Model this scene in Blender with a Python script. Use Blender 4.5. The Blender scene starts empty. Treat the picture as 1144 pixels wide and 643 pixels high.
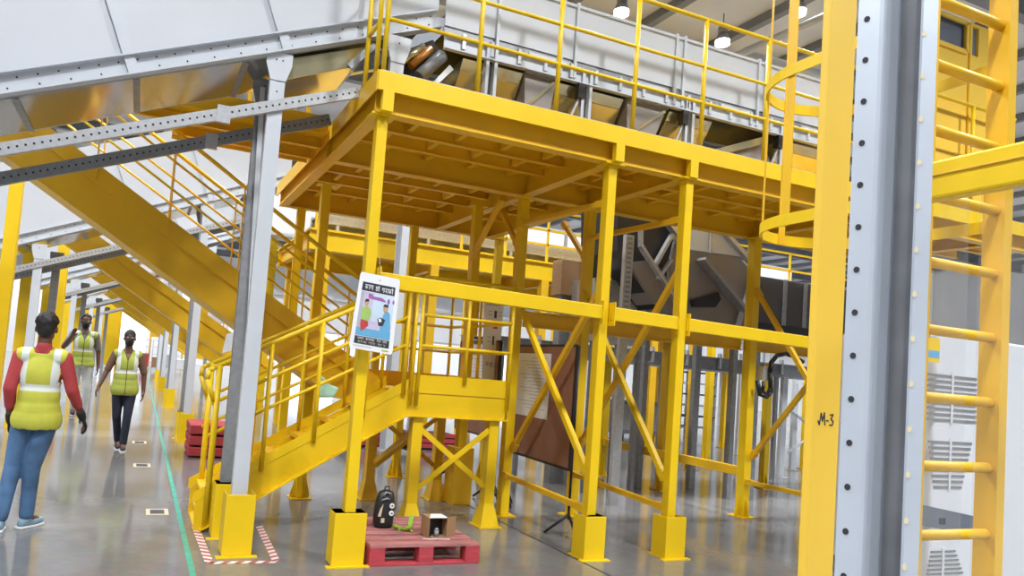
import bpy, bmesh, math, random
from mathutils import Vector, Matrix
random.seed(7)
C = bpy.context.scene.collection
PI = math.pi
V = Vector

# ------------------------------------------------------------------ camera model
F = 776.89
YAW, PIT, ROL = 0.36860623, 0.05846476, 0.07942501
PCX, PCY, EYE = 459.22, 360.7, 1.5
_f = V((math.sin(YAW)*math.cos(PIT), math.cos(YAW)*math.cos(PIT), math.sin(PIT)))
_r = V((math.cos(YAW), -math.sin(YAW), 0)); _u = _r.cross(_f)
RT = math.cos(ROL)*_r + math.sin(ROL)*_u
UP = -math.sin(ROL)*_r + math.cos(ROL)*_u
CAM = V((0, 0, EYE))

def build_camera():
    cd = bpy.data.cameras.new('camera'); co = bpy.data.objects.new('camera', cd); C.objects.link(co)
    m = Matrix((RT, UP, -_f)).transposed().to_4x4(); m.translation = CAM
    co.matrix_world = m
    cd.sensor_fit = 'HORIZONTAL'; cd.sensor_width = 36; cd.lens = F/1144*36
    cd.shift_x = (572-PCX)/1144; cd.shift_y = (PCY-321.5)/1144
    cd.clip_start = 0.05; cd.clip_end = 400
    bpy.context.scene.camera = co

def atY(px, py, Y):
    d = (px-PCX)*RT+(PCY-py)*UP+F*_f; return CAM+d*(Y/d.y)
def atX(px, py, X):
    d = (px-PCX)*RT+(PCY-py)*UP+F*_f; return CAM+d*(X/d.x)
def atZ(px, py, z):
    d = (px-PCX)*RT+(PCY-py)*UP+F*_f; return CAM+d*((z-EYE)/d.z)
# ------------------------------------------------------------------ materials
def nodes(name):
    m = bpy.data.materials.new(name); m.use_nodes = True
    nt = m.node_tree; b = nt.nodes['Principled BSDF']
    return m, nt, b

def mat(name, col, rough=0.5, metal=0.0, var=0.08, scale=6.0, bump=0.0, spec=0.5, streak=None, emit=0):
    m, nt, b = nodes(name)
    tc = nt.nodes.new('ShaderNodeTexCoord'); n = nt.nodes.new('ShaderNodeTexNoise')
    mp = nt.nodes.new('ShaderNodeMapping')
    n.inputs['Scale'].default_value = scale; n.inputs['Detail'].default_value = 4
    if streak: mp.inputs['Scale'].default_value = streak
    nt.links.new(tc.outputs['Object'], mp.inputs[0]); nt.links.new(mp.outputs[0], n.inputs[0])
    r = nt.nodes.new('ShaderNodeValToRGB')
    e = r.color_ramp.elements
    e[0].position, e[1].position = 0.3, 0.7
    e[0].color = [max(0, c*(1-var)) for c in col[:3]]+[1]
    e[1].color = [min(1, c*(1+var)) for c in col[:3]]+[1]
    nt.links.new(n.outputs['Fac'], r.inputs[0]); nt.links.new(r.outputs[0], b.inputs['Base Color'])
    b.inputs['Roughness'].default_value = rough; b.inputs['Metallic'].default_value = metal
    b.inputs['Specular IOR Level'].default_value = spec
    if bump:
        bp = nt.nodes.new('ShaderNodeBump'); bp.inputs['Strength'].default_value = bump; bp.inputs['Distance'].default_value = 0.01
        nt.links.new(n.outputs['Fac'], bp.inputs['Height']); nt.links.new(bp.outputs[0], b.inputs['Normal'])
    if emit:
        b.inputs['Emission Color'].default_value = (*col[:3], 1); b.inputs['Emission Strength'].default_value = emit
    return m

def lin(r, g, b):
    f = lambda c: (c/255/12.92) if c <= 10 else ((c/255+0.055)/1.055)**2.4
    return (f(r), f(g), f(b))

M = {}
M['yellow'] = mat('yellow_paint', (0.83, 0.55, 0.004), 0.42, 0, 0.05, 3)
M['yellow2'] = mat('yellow_paint_warm', (0.80, 0.47, 0.012), 0.42, 0, 0.05, 3)  # deeper copy of yellow, its tone carrying the shade of inner members
M['yellow_pale'] = mat('pale_yellow_paint', (0.84, 0.54, 0.055), 0.45, 0, 0.04, 2)
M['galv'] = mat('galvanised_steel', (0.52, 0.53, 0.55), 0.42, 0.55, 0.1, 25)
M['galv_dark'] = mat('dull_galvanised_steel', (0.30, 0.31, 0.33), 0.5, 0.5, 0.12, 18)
M['white_steel'] = mat('white_coated_steel', (0.58, 0.615, 0.67), 0.38, 0.0, 0.03, 5)
M['panel'] = mat('white_conveyor_panel', (0.58, 0.605, 0.655), 0.5, 0, 0.025, 2)
M['grey_panel'] = mat('grey_steel_panel', (0.27, 0.245, 0.235), 0.45, 0.25, 0.06, 4)
M['mirror'] = mat('bright_steel_sheet', (0.62, 0.63, 0.64), 0.16, 0.9, 0.05, 2)
M['bronze'] = mat('worn_steel_tray', (0.72, 0.66, 0.42), 0.2, 0.85, 0.12, 3)  # steel sheet with the deck's yellow reflection tinted into the base colour
M['upright'] = mat('pregalvanised_upright', (0.60, 0.655, 0.74), 0.33, 0.25, 0.05, 8)
M['hole_light'] = mat('hole_edge', (0.75, 0.66, 0.42), 0.5, 0, 0.05)
M['hole'] = mat('hole_shadow', (0.03, 0.03, 0.035), 0.8, 0, 0.02)
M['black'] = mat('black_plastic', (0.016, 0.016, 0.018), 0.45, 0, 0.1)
M['blackmetal'] = mat('black_metal', (0.02, 0.02, 0.022), 0.4, 0.3, 0.1)
M['belt'] = mat('dark_rubber_belt', (0.03, 0.028, 0.026), 0.6, 0, 0.15)
M['orange_belt'] = mat('orange_brown_roller', (0.40, 0.16, 0.02), 0.4, 0.3, 0.15)
M['white'] = mat('white_paper', (0.80, 0.81, 0.84), 0.7, 0, 0.02)
M['redwood'] = mat('red_stained_wood', (0.46, 0.05, 0.065), 0.7, 0, 0.22, 5, 0.25, streak=(1, 8, 8))
M['redwood_top'] = mat('worn_red_stained_wood', (0.42, 0.17, 0.16), 0.75, 0, 0.28, 5, 0.3, streak=(1, 8, 8))
M['cardboard'] = mat('brown_cardboard', (0.36, 0.21, 0.10), 0.85, 0, 0.08)
M['board'] = mat('brown_board', (0.27, 0.125, 0.085), 0.6, 0, 0.15, 5)
M['teal'] = mat('green_floor_paint', (0.05, 0.40, 0.30), 0.25, 0, 0.15, 8)
M['cream'] = mat('cream_tape', (0.62, 0.52, 0.36), 0.5, 0, 0.1)
M['tape_white'] = mat('white_tape', (0.78, 0.74, 0.74), 0.5, 0, 0.05)
M['tape_red'] = mat('red_tape', (0.42, 0.10, 0.09), 0.5, 0, 0.1)
M['ceil'] = mat('grey_roof_sheet', (0.62, 0.63, 0.65), 0.7, 0, 0.06, 0.6)
M['purlin'] = mat('dark_grey_purlin', (0.20, 0.21, 0.23), 0.6, 0.1, 0.05)
M['wall'] = mat('pale_wall_sheet', (0.78, 0.79, 0.81), 0.7, 0, 0.05, 0.5)
M['lime'] = mat('lime_green_webbing', (0.28, 0.50, 0.04), 0.6, 0, 0.1)
M['greenbag'] = mat('pale_green_plastic', (0.42, 0.72, 0.55), 0.4, 0, 0.08)
M['grille'] = mat('dark_grille_slot', (0.20, 0.205, 0.215), 0.6, 0, 0.05)
M['slate'] = mat('slate_blue_plastic', (0.13, 0.15, 0.19), 0.5, 0, 0.05)
M['acwhite'] = mat('white_plastic_housing', (0.66, 0.68, 0.72), 0.4, 0, 0.02)
M['skin'] = mat('brown_skin', (0.115, 0.05, 0.032), 0.5, 0, 0.08, 8)
M['hair'] = mat('black_hair', (0.012, 0.010, 0.010), 0.6, 0, 0.3, 30, 0.4)
M['redshirt'] = mat('dark_red_shirt', (0.40, 0.045, 0.05), 0.8, 0, 0.1, 9, 0.2)
M['greyshirt'] = mat('grey_shirt', (0.20, 0.19, 0.20), 0.8, 0, 0.1, 9, 0.2)
M['brownshirt'] = mat('brown_shirt', (0.16, 0.085, 0.055), 0.8, 0, 0.1, 9, 0.2)
M['jeans'] = mat('blue_denim', (0.07, 0.15, 0.29), 0.85, 0, 0.45, 4, 0.3)
M['palejeans'] = mat('pale_trousers', (0.60, 0.63, 0.66), 0.85, 0, 0.12, 6, 0.2)
M['darkjeans'] = mat('navy_trousers', (0.020, 0.024, 0.045), 0.85, 0, 0.2, 6, 0.2)
M['shoe_grey'] = mat('grey_blue_shoe', (0.20, 0.30, 0.38), 0.7, 0, 0.1)
M['shoe_dark'] = mat('dark_shoe', (0.05, 0.03, 0.03), 0.6, 0, 0.1)
M['glove'] = mat('dark_glove', (0.015, 0.014, 0.016), 0.8, 0, 0.1)
M['daylight'] = mat('daylit_translucent_door', (0.9, 0.96, 1.0), 0.5, 0, 0.0, emit=1.6)
M['lamp'] = mat('lamp_glow', (1, 1, 1), 0.5, 0, 0.0, emit=14)
M['screen_blue'] = mat('blue_print', (0.12, 0.38, 0.62), 0.6, 0, 0.1)
M['ink'] = mat('dark_print', (0.03, 0.032, 0.05), 0.6, 0, 0.05)
M['lilac'] = mat('lilac_print', (0.56, 0.50, 0.70), 0.6, 0, 0.1)
M['mauve'] = mat('mauve_print', (0.34, 0.12, 0.36), 0.6, 0, 0.1)
M['printgreen'] = mat('green_print', (0.35, 0.52, 0.14), 0.6, 0, 0.1)
M['printred'] = mat('red_print', (0.50, 0.05, 0.05), 0.6, 0, 0.1)
M['printskin'] = mat('tan_print', (0.55, 0.33, 0.2), 0.6, 0, 0.1)
M['printlight'] = mat('pale_blue_print', (0.55, 0.68, 0.82), 0.6, 0, 0.1)
M['printgrey'] = mat('grey_print', (0.42, 0.43, 0.5), 0.6, 0, 0.1)

def vest_mat(name, col, front, s=1.0):
    m, nt, b = nodes(name)
    tc = nt.nodes.new('ShaderNodeTexCoord'); sx = nt.nodes.new('ShaderNodeSeparateXYZ')
    nt.links.new(tc.outputs['Object'], sx.inputs[0])
    def mth(op, a, bb):
        n = nt.nodes.new('ShaderNodeMath'); n.operation = op
        for i, q in enumerate((a, bb)):
            if q is None: continue
            if isinstance(q, (int, float)): n.inputs[i].default_value = q
            else: nt.links.new(q, n.inputs[i])
        return n.outputs[0]
    z = sx.outputs['Z']; x = sx.outputs['X']
    hb = mth('LESS_THAN', mth('ABSOLUTE', mth('SUBTRACT', z, 1.125*s), None), 0.027*s)
    vb = mth('LESS_THAN', mth('ABSOLUTE', mth('SUBTRACT', mth('ABSOLUTE', x, None), 0.115*s), None), 0.027*s)
    vb = mth('MULTIPLY', vb, mth('GREATER_THAN', z, 1.125*s))
    st = mth('MAXIMUM', hb, vb)
    n = nt.nodes.new('ShaderNodeTexNoise'); n.inputs['Scale'].default_value = 9
    nt.links.new(tc.outputs['Object'], n.inputs[0])
    r = nt.nodes.new('ShaderNodeValToRGB'); e = r.color_ramp.elements
    e[0].color = (*[c*0.85 for c in col], 1); e[1].color = (*[min(1, c*1.15) for c in col], 1)
    nt.links.new(n.outputs['Fac'], r.inputs[0])
    mx = nt.nodes.new('ShaderNodeMix'); mx.data_type = 'RGBA'
    nt.links.new(st, mx.inputs['Factor']); nt.links.new(r.outputs[0], mx.inputs[6]); mx.inputs[7].default_value = (0.66, 0.70, 0.66, 1)
    if front:
        zp = mth('LESS_THAN', mth('ABSOLUTE', x, None), 0.006)
        m2 = nt.nodes.new('ShaderNodeMix'); m2.data_type = 'RGBA'
        nt.links.new(zp, m2.inputs['Factor']); nt.links.new(mx.outputs[2], m2.inputs[6]); m2.inputs[7].default_value = (0.12, 0.10, 0.03, 1)
        mx = m2
    nt.links.new(mx.outputs[2], b.inputs['Base Color']); b.inputs['Roughness'].default_value = 0.75
    return m

def floor_mat():
    m, nt, b = nodes('polished_concrete')
    tc = nt.nodes.new('ShaderNodeTexCoord')
    n1 = nt.nodes.new('ShaderNodeTexNoise'); n1.inputs['Scale'].default_value = 0.55; n1.inputs['Detail'].default_value = 8; n1.inputs['Roughness'].default_value = 0.65
    n2 = nt.nodes.new('ShaderNodeTexNoise'); n2.inputs['Scale'].default_value = 14; n2.inputs['Detail'].default_value = 5
    for n in (n1, n2): nt.links.new(tc.outputs['Object'], n.inputs[0])
    r = nt.nodes.new('ShaderNodeValToRGB'); e = r.color_ramp.elements
    e[0].position, e[1].position = 0.3, 0.72
    e[0].color = (0.145, 0.140, 0.138, 1); e[1].color = (0.215, 0.212, 0.212, 1)
    nt.links.new(n1.outputs['Fac'], r.inputs[0])
    mx = nt.nodes.new('ShaderNodeMix'); mx.data_type = 'RGBA'; mx.blend_type = 'OVERLAY'; mx.inputs['Factor'].default_value = 0.25
    nt.links.new(r.outputs[0], mx.inputs[6]); nt.links.new(n2.outputs['Color'], mx.inputs[7])
    nt.links.new(mx.outputs[2], b.inputs['Base Color'])
    mr = nt.nodes.new('ShaderNodeMapRange'); mr.inputs['To Min'].default_value = 0.06; mr.inputs['To Max'].default_value = 0.17
    nt.links.new(n1.outputs['Fac'], mr.inputs['Value']); nt.links.new(mr.outputs[0], b.inputs['Roughness'])
    b.inputs['Specular IOR Level'].default_value = 0.75
    bp = nt.nodes.new('ShaderNodeBump'); bp.inputs['Strength'].default_value = 0.03; bp.inputs['Distance'].default_value = 0.01
    nt.links.new(n1.outputs['Fac'], bp.inputs['Height']); nt.links.new(bp.outputs[0], b.inputs['Normal'])
    return m

def clear_mat():
    m, nt, b = nodes('clear_plastic_film')
    out = nt.nodes['Material Output']
    tr = nt.nodes.new('ShaderNodeBsdfTransparent'); tr.inputs[0].default_value = (0.97, 0.975, 0.98, 1)
    gl = nt.nodes.new('ShaderNodeBsdfGlossy'); gl.inputs['Roughness'].default_value = 0.12
    fr = nt.nodes.new('ShaderNodeFresnel'); fr.inputs['IOR'].default_value = 1.5
    mx = nt.nodes.new('ShaderNodeMixShader')
    tc = nt.nodes.new('ShaderNodeTexCoord'); n = nt.nodes.new('ShaderNodeTexNoise'); n.inputs['Scale'].default_value = 4
    bp = nt.nodes.new('ShaderNodeBump'); bp.inputs['Strength'].default_value = 0.35; bp.inputs['Distance'].default_value = 0.05
    nt.links.new(tc.outputs['Object'], n.inputs[0]); nt.links.new(n.outputs['Fac'], bp.inputs['Height'])
    nt.links.new(bp.outputs[0], gl.inputs['Normal']); nt.links.new(bp.outputs[0], fr.inputs['Normal'])
    nt.links.new(fr.outputs[0], mx.inputs[0]); nt.links.new(tr.outputs[0], mx.inputs[1]); nt.links.new(gl.outputs[0], mx.inputs[2])
    df = nt.nodes.new('ShaderNodeBsdfTranslucent'); df.inputs[0].default_value = (0.9, 0.92, 0.95, 1); m2 = nt.nodes.new('ShaderNodeMixShader'); m2.inputs[0].default_value = 0.07
    nt.links.new(mx.outputs[0], m2.inputs[1]); nt.links.new(df.outputs[0], m2.inputs[2]); nt.links.new(m2.outputs[0], out.inputs[0])
    return m
M['tank'] = mat('dark_grey_tank_sheet', (0.085, 0.082, 0.085), 0.45, 0.3, 0.08, 3)
M['clear'] = clear_mat()
M['floor'] = floor_mat()

# ------------------------------------------------------------------ mesh builder
class MB:
    def __init__(s): s.v = []; s.f = []; s.mi = []; s.sm = []; s.cur = 0; s.smooth = False
    def add(s, vs, fs):
        o = len(s.v); s.v += [V(p) for p in vs]
        for q in fs: s.f.append([o+i for i in q]); s.mi.append(s.cur); s.sm.append(s.smooth)
        return s
    def use(s, i): s.cur = i; return s
    def box(s, x0, x1, y0, y1, z0, z1):
        return s.add([(x0,y0,z0),(x1,y0,z0),(x1,y1,z0),(x0,y1,z0),(x0,y0,z1),(x1,y0,z1),(x1,y1,z1),(x0,y1,z1)],
            [(0,3,2,1),(4,5,6,7),(0,1,5,4),(1,2,6,5),(2,3,7,6),(3,0,4,7)])
    def prism(s, poly, d):
        n = len(poly); d = V(d); P = [V(p) for p in poly]
        nrm = V((0,0,0))
        for i in range(n): nrm += P[i].cross(P[(i+1) % n])
        if nrm.dot(d) > 0: P = P[::-1]
        return s.add(P+[p+d for p in P], [list(range(n)), [n+i for i in range(n)][::-1]]+[[i, n+i, n+(i+1) % n, (i+1) % n] for i in range(n)])
    def frame(s, a, b, up=(0,0,1)):
        a, b = V(a), V(b); t = (b-a).normalized(); u = V(up)
        if abs(t.dot(u)) > 0.98: u = V((0,1,0)) if abs(t.y) < 0.9 else V((1,0,0))
        x = t.cross(u).normalized(); y = x.cross(t).normalized()
        return a, b, x, y
    def profile(s, a, b, pts, up=(0,0,1)):
        a, b, x, y = s.frame(a, b, up)
        return s.prism([a+x*p[0]+y*p[1] for p in pts], b-a)
    def bar(s, a, b, w, h=None, up=(0,0,1)):
        h = h or w
        return s.profile(a, b, [(-w/2,-h/2),(w/2,-h/2),(w/2,h/2),(-w/2,h/2)], up)
    def chan(s, a, b, w, h, t=0.008, up=(0,0,1), side=1):   # C channel: web height h, flange width w
        k = side
        p = [(0,-h/2),(k*w,-h/2),(k*w,-h/2+t),(k*t,-h/2+t),(k*t,h/2-t),(k*w,h/2-t),(k*w,h/2),(0,h/2)]
        return s.profile(a, b, p, up)
    def ibeam(s, a, b, w, h, t=0.01, up=(0,0,1)):
        p = [(-w/2,-h/2),(w/2,-h/2),(w/2,-h/2+t),(t/2,-h/2+t),(t/2,h/2-t),(w/2,h/2-t),(w/2,h/2),(-w/2,h/2),(-w/2,h/2-t),(-t/2,h/2-t),(-t/2,-h/2+t),(-w/2,-h/2+t)]
        return s.profile(a, b, p, up)
    def angle(s, a, b, w, t=0.006, up=(0,0,1), sx=1, sy=1):
        p = [(0,0),(sx*w,0),(sx*w,sy*t),(sx*t,sy*t),(sx*t,sy*w),(0,sy*w)]
        return s.profile(a, b, p, up)
    def tube(s, a, b, r, n=10, r2=None):
        a, b, x, y = s.frame(a, b); r2 = r if r2 is None else r2
        ring = lambda c, q: [c+x*math.cos(2*PI*i/n)*q+y*math.sin(2*PI*i/n)*q for i in range(n)]
        sm = s.smooth
        s.smooth = True; s.add(ring(a, r)+ring(b, r2), [[i, (i+1) % n, n+(i+1) % n, n+i][::-1] for i in range(n)]); s.smooth = sm
        o = len(s.v)-2*n
        s.f += [[o+i for i in range(n)], [o+n+i for i in range(n)][::-1]]; s.mi += [s.cur]*2; s.sm += [False]*2
        return s
    def path(s, pts, r, n=8):
        P = [V(p) for p in pts]
        for i in range(len(P)-1): s.tube(P[i], P[i+1], r, n)
        for p in P[1:-1]: s.ball(p, (r*1.0,)*3, n, 5)
        return s
    def ball(s, c, r, n=12, m=8):
        c = V(c); vs = [c+V((0,0,r[2]))]; fs = []
        for j in range(1, m):
            t = PI*j/m
            for i in range(n): vs.append(c+V((r[0]*math.sin(t)*math.cos(2*PI*i/n), r[1]*math.sin(t)*math.sin(2*PI*i/n), r[2]*math.cos(t))))
        vs.append(c-V((0,0,r[2])))
        for i in range(n): fs.append([0, 1+i, 1+(i+1) % n])
        for j in range(m-2):
            for i in range(n):
                a = 1+j*n+i; b = 1+j*n+(i+1) % n; fs.append([a, a+n, b+n, b])
        l = len(vs)-1
        for i in range(n): fs.append([l, 1+(m-2)*n+(i+1) % n, 1+(m-2)*n+i])
        sm = s.smooth; s.smooth = True; s.add(vs, fs); s.smooth = sm
        return s
    def disc(s, c, nrm, r, n=8, t=0.0015, sx=1.0):
        c = V(c); d = V(nrm).normalized()
        a, b, x, y = s.frame(c, c+d)
        return s.prism([c+x*r*sx*math.cos(2*PI*i/n)+y*r*math.sin(2*PI*i/n) for i in range(n)], d*t)
    def holes(s, a, b, off, nrm, pitch, r, mi):
        a, b, off = V(a), V(b), V(off); L = (b-a).length; k = int(L/pitch); c = s.cur; s.cur = mi
        for i in range(k): s.disc(a+(b-a)*((i+0.5)/k)+off, nrm, r, 8)
        s.cur = c; return s
    def sheet(s, quad, t):
        P = [V(p) for p in quad]; n = (P[1]-P[0]).cross(P[2]-P[0]).normalized()
        return s.prism([p-n*t/2 for p in P], n*t)
    def build(s, name, mats, parent=None, bevel=0, kind=None, label=None):
        loc = parent['_loc'] if parent is not None and '_loc' in parent else None
        base = V(loc) if loc is not None else V((0,0,0))
        me = bpy.data.meshes.new(name)
        if not isinstance(mats, (list, tuple)): mats = [mats]
        me.from_pydata([p-base for p in s.v], [], s.f)
        for q in mats: me.materials.append(q)
        me.polygons.foreach_set('material_index', s.mi); me.polygons.foreach_set('use_smooth', s.sm)
        me.update()
        o = bpy.data.objects.new(name, me); C.objects.link(o)
        if parent is not None:
            o.parent = parent
            if '_loc' in parent: o['_loc'] = parent['_loc']
        if bevel:
            md = o.modifiers.new('bevel', 'BEVEL'); md.width = bevel; md.segments = 2; md.limit_method = 'ANGLE'; md.angle_limit = 0.7
        if kind: o['kind'] = kind
        if label: o['label'] = label
        return o

def thing(name, label, cat, loc, group=None):
    o = bpy.data.objects.new(name, None); C.objects.link(o); o.empty_display_size = 0.1
    o.location = loc; o['_loc'] = tuple(loc); o['label'] = label; o['category'] = cat
    if group: o['group'] = group
    return o
def solo(o, label, cat, group=None):
    o['label'] = label; o['category'] = cat
    if group: o['group'] = group
    # move the origin to the base of the thing
    vs = [v.co for v in o.data.vertices]
    c = V((sum(v.x for v in vs)/len(vs), sum(v.y for v in vs)/len(vs), min(v.z for v in vs)))
    o.data.transform(Matrix.Translation(-c)); o.location = o.location+c
    return o
def struct(o): o['kind'] = 'structure'; return o
def copy_tree(o, off, label, group=None):
    def rec(q, par):
        c = q.copy(); C.objects.link(c)
        if par is not None: c.parent = par
        for ch in list(q.children): rec(ch, c)
        return c
    c = rec(o, None); c.location = o.location+V(off)
    if label: c['label'] = label
    if group: c['group'] = group
    return c
# ================================================================== the hall
build_camera()
b = MB(); b.add([(-60,-14,0),(70,-14,0),(70,75,0),(-60,75,0)], [(0,1,2,3)])
struct(b.build('floor', M['floor']))
CZ = 9.4
b = MB(); b.box(-60, 70, -4, 75, CZ+0.3, CZ+0.42)
struct(b.build('ceiling', M['ceil']))
b = MB()
for i in range(14): y = 3+i*5.0; b.ibeam((-60, y, CZ-0.15), (70, y, CZ-0.15), 0.22, 0.5, 0.03)
struct(b.build('trim_1', M['purlin']))
b = MB()
for i in range(66): x = -60+i*2.0; b.box(x-0.09, x+0.09, -4, 75, CZ+0.1, CZ+0.3)
struct(b.build('trim_2', M['purlin']))
# far wall with loading-bay openings to the daylight outside
WY = 62
b = MB()
ops = [(-3.6,0.5,0,4.6), (12,17,0,4.2), (21,26,0,4.2), (30,35,0,4.2)]
x = -60
for o in ops: b.box(x, o[0], WY, WY+0.3, 0, CZ+0.3); b.box(o[0], o[1], WY, WY+0.3, o[3], CZ+0.3); x = o[1]
b.box(x, 70, WY, WY+0.3, 0, CZ+0.3)
struct(b.build('wall_far', M['wall']))
b = MB(); 
for z0 in (0,): b.box(44, 44.3, -4, WY, 0, CZ+0.3)
struct(b.build('wall_right', M['wall']))

# high-bay lamps
def highbay(x, y, label, first=[None]):
    if first[0] is None:
        t = thing('high_bay_lamp', label, 'ceiling lamp', (x, y, CZ-0.95), 'high bay lamps under the roof')
        s = MB(); s.tube((x,y,CZ-0.62),(x,y,CZ-0.5),0.10,14); s.tube((x,y,CZ-0.78),(x,y,CZ-0.62),0.15,20,0.09)
        s.build('housing', M['galv_dark'], t)
        s = MB(); s.tube((x,y,CZ-0.5),(x,y,CZ-0.2),0.012,6); s.build('hanger_rod', M['galv_dark'], t)
        s = MB(); s.tube((x,y,CZ-0.86),(x,y,CZ-0.78),0.14,20); s.build('lens', M['lamp'], t)
        first[0] = (t, x, y); return t
    t, x0, y0 = first[0]
    return copy_tree(t, (x-x0, y-y0, 0), label)
# the three seen between the beams; their purlins hang at the crossing places
for x, y, l in ((8.05, 10.9, 'leftmost of the three round lamps glowing under the roof at the top'),
                (10.55, 10.85, 'middle and lowest of the three round lamps glowing under the roof at the top'),
                (10.8, 9.3, 'rightmost of the three round lamps glowing under the roof, beside the ladder cage strap')):
    highbay(x, y, l)
def lamp_light(x, y, z, e, r=0.3):
    l = bpy.data.lights.new('high_bay_light', 'SPOT'); l.energy = e; l.shadow_soft_size = r; l.spot_size = 2.3; l.spot_blend = 0.5; l.color = (0.95, 0.975, 1.0)
    o = bpy.data.objects.new('high_bay_light', l); C.objects.link(o); o.location = (x, y, z)
for i in range(10):
    for j in range(11):
        lamp_light(-12+i*5.5, -6+j*6.5, CZ-0.9, 2500, 0.4)

w = bpy.data.worlds.new('world'); bpy.context.scene.world = w; w.use_nodes = True
bg = w.node_tree.nodes['Background']; bg.inputs[0].default_value = (0.93, 0.96, 1.0, 1); bg.inputs[1].default_value = 0.30
sc = bpy.context.scene
sc.view_settings.view_transform = 'Standard'; sc.view_settings.look = 'None'; sc.view_settings.exposure = -0.68; sc.view_settings.gamma = 1.0
sc.view_settings.use_curve_mapping = False
sc.cycles.max_bounces = 8; sc.cycles.diffuse_bounces = 4; sc.cycles.transparent_max_bounces = 12; sc.cycles.use_denoising = True
sc.cycles.sample_clamp_indirect = 6

# floor markings
b = MB(); b.box(0.452, 0.492, 2.5, 48, 0.0005, 0.002)
solo(b.build('floor_line', M['teal']), 'long thin green line painted along the walkway floor', 'floor line')
# striped tape around the foot of the white conveyor post
b = MB()
def stripes(a, c, wd):
    a, c = V(a), V(c); L = (c-a).length; t = (c-a)/L; n = V((-t.y, t.x, 0)); k = int(L/0.045)
    for i in range(k):
        p = a+t*(L*i/k); q = a+t*(L*(i+1)/k); s = t*0.04; b.use(i % 2)
        z = V((0,0,0.0015))
        b.add([p+z, q+z, q+n*wd+s+z, p+n*wd+s+z], [(0,1,2,3)])
stripes((0.55, 6.16, 0), (0.57, 5.13, 0), 0.06)
stripes((0.57, 5.07, 0), (1.05, 5.05, 0), 0.06)
stripes((1.04, 5.08, 0), (1.08, 6.1, 0), -0.06)
b.cur = 0
solo(b.build('hazard_tape', [M['tape_red'], M['tape_white']]), 'red and white striped floor tape framing the foot of the tall white post', 'floor tape')
def marker(px, py, w, l, label):
    p = (px, py); b = MB(); x, y = p
    t = 0.035 if w > 0.14 else 0.02
    b.box(x-w/2, x+w/2, y-l/2, y-l/2+t, 0.0005, 0.002); b.box(x-w/2, x+w/2, y+l/2-t, y+l/2, 0.0005, 0.002)
    b.box(x-w/2, x-w/2+t, y-l/2+t, y+l/2-t, 0.0005, 0.002); b.box(x+w/2-t, x+w/2, y-l/2+t, y+l/2-t, 0.0005, 0.002)
    b.use(1).box(x-w/2+t, x+w/2-t, y-l/2+t, y+l/2-t, 0.0005, 0.0018)
    solo(b.build('floor_marker', [M['cream'], M['ink']]), label, 'floor marker')
marker(0.29, 6.68, 0.19, 0.24, 'cream bordered rectangle stuck on the floor, nearest one beside the green line')
marker(0.17, 9.2, 0.20, 0.26, 'cream bordered rectangle stuck on the floor, second one along the green line')
marker(0.14, 11.3, 0.20, 0.3, 'cream bordered rectangle stuck on the floor, farthest one along the green line')
# two small scraps on the near floor

b = MB(); b.box(3.52, 3.54, 4.0, 9.0, 0.0003, 0.0012)
struct(b.build('trim_3', M['ink']))
# glowing panels added beyond the wall openings to stand in for daylight
for i, o in enumerate(ops):
    b = MB(); b.box(o[0], o[1], WY+0.5, WY+0.55, 0, o[3]); struct(b.build(f'door_{i+1}', M['daylight']))
# ================================================================== raised deck
DZ = 3.66; FY = 4.85; DX0 = 1.46; DX1 = 10.2; R2 = 6.42; R3 = 7.35; R4 = 8.75
deck = thing('mezzanine_deck', 'large yellow raised steel deck with beams and joists below, carried on square columns', 'platform', (1.5, 5.0, 3.3))
b = MB()
b.box(DX0, DX1, FY+0.01, R2+0.15, DZ-0.02, DZ-0.008); b.box(DX0, 4.75, R2+0.15, R4+0.15, DZ-0.02, DZ-0.008)
b.build('floor_plate', M['yellow2'], deck)
b = MB(); b.box(DX0, DX1, FY-0.006, FY+0.01, DZ-0.15, DZ+0.0); b.build('fascia', M['yellow'], deck, 0.003)
b = MB(); b.box(DX0-0.01, DX0, FY+0.0, R4+0.15, DZ-0.16, DZ); b.build('fascia', M['yellow2'], deck, 0.003)
def mbeam(a, c, w=0.1, h=0.16): MB().ibeam(a, c, w, h, 0.012).build('main_beam', M['yellow2'], deck)
zb = DZ-0.02-0.14
# main beams along the front, the rows and the depth
for y, x1 in ((FY+0.1, DX1), (R2, DX1), (R4, 4.7)): MB().ibeam((DX0+0.02, y, zb-0.02), (x1, y, zb-0.02), 0.11, 0.24, 0.014).build('main_beam', M['yellow2'], deck)
for x, y1 in ((DX0+0.07, R4), (3.66, R4), (4.47, R4), (6.87, R2), (8.9, R2)): MB().ibeam((x, FY+0.05, zb-0.02), (x, y1, zb-0.02), 0.11, 0.235, 0.014).build('main_beam', M['yellow2'], deck)
for i, y in enumerate((5.32, 5.70, 6.07)):
    MB().ibeam((DX0+0.1, y, DZ-0.09), (DX1-0.03, y, DZ-0.09), 0.06, 0.135, 0.009).build('cross_beam', M['yellow2'], deck)
for y in (6.85, 7.3, 7.78, 8.25):
    MB().ibeam((DX0+0.1, y, DZ-0.09), (4.7, y, DZ-0.09), 0.06, 0.135, 0.009).build('cross_beam', M['yellow2'], deck)
x = DX0+0.45; k = 0
ys = [FY+0.1, 5.32, 5.70, 6.07, R2, 6.85, 7.3, 7.78, 8.25, R4]
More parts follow.
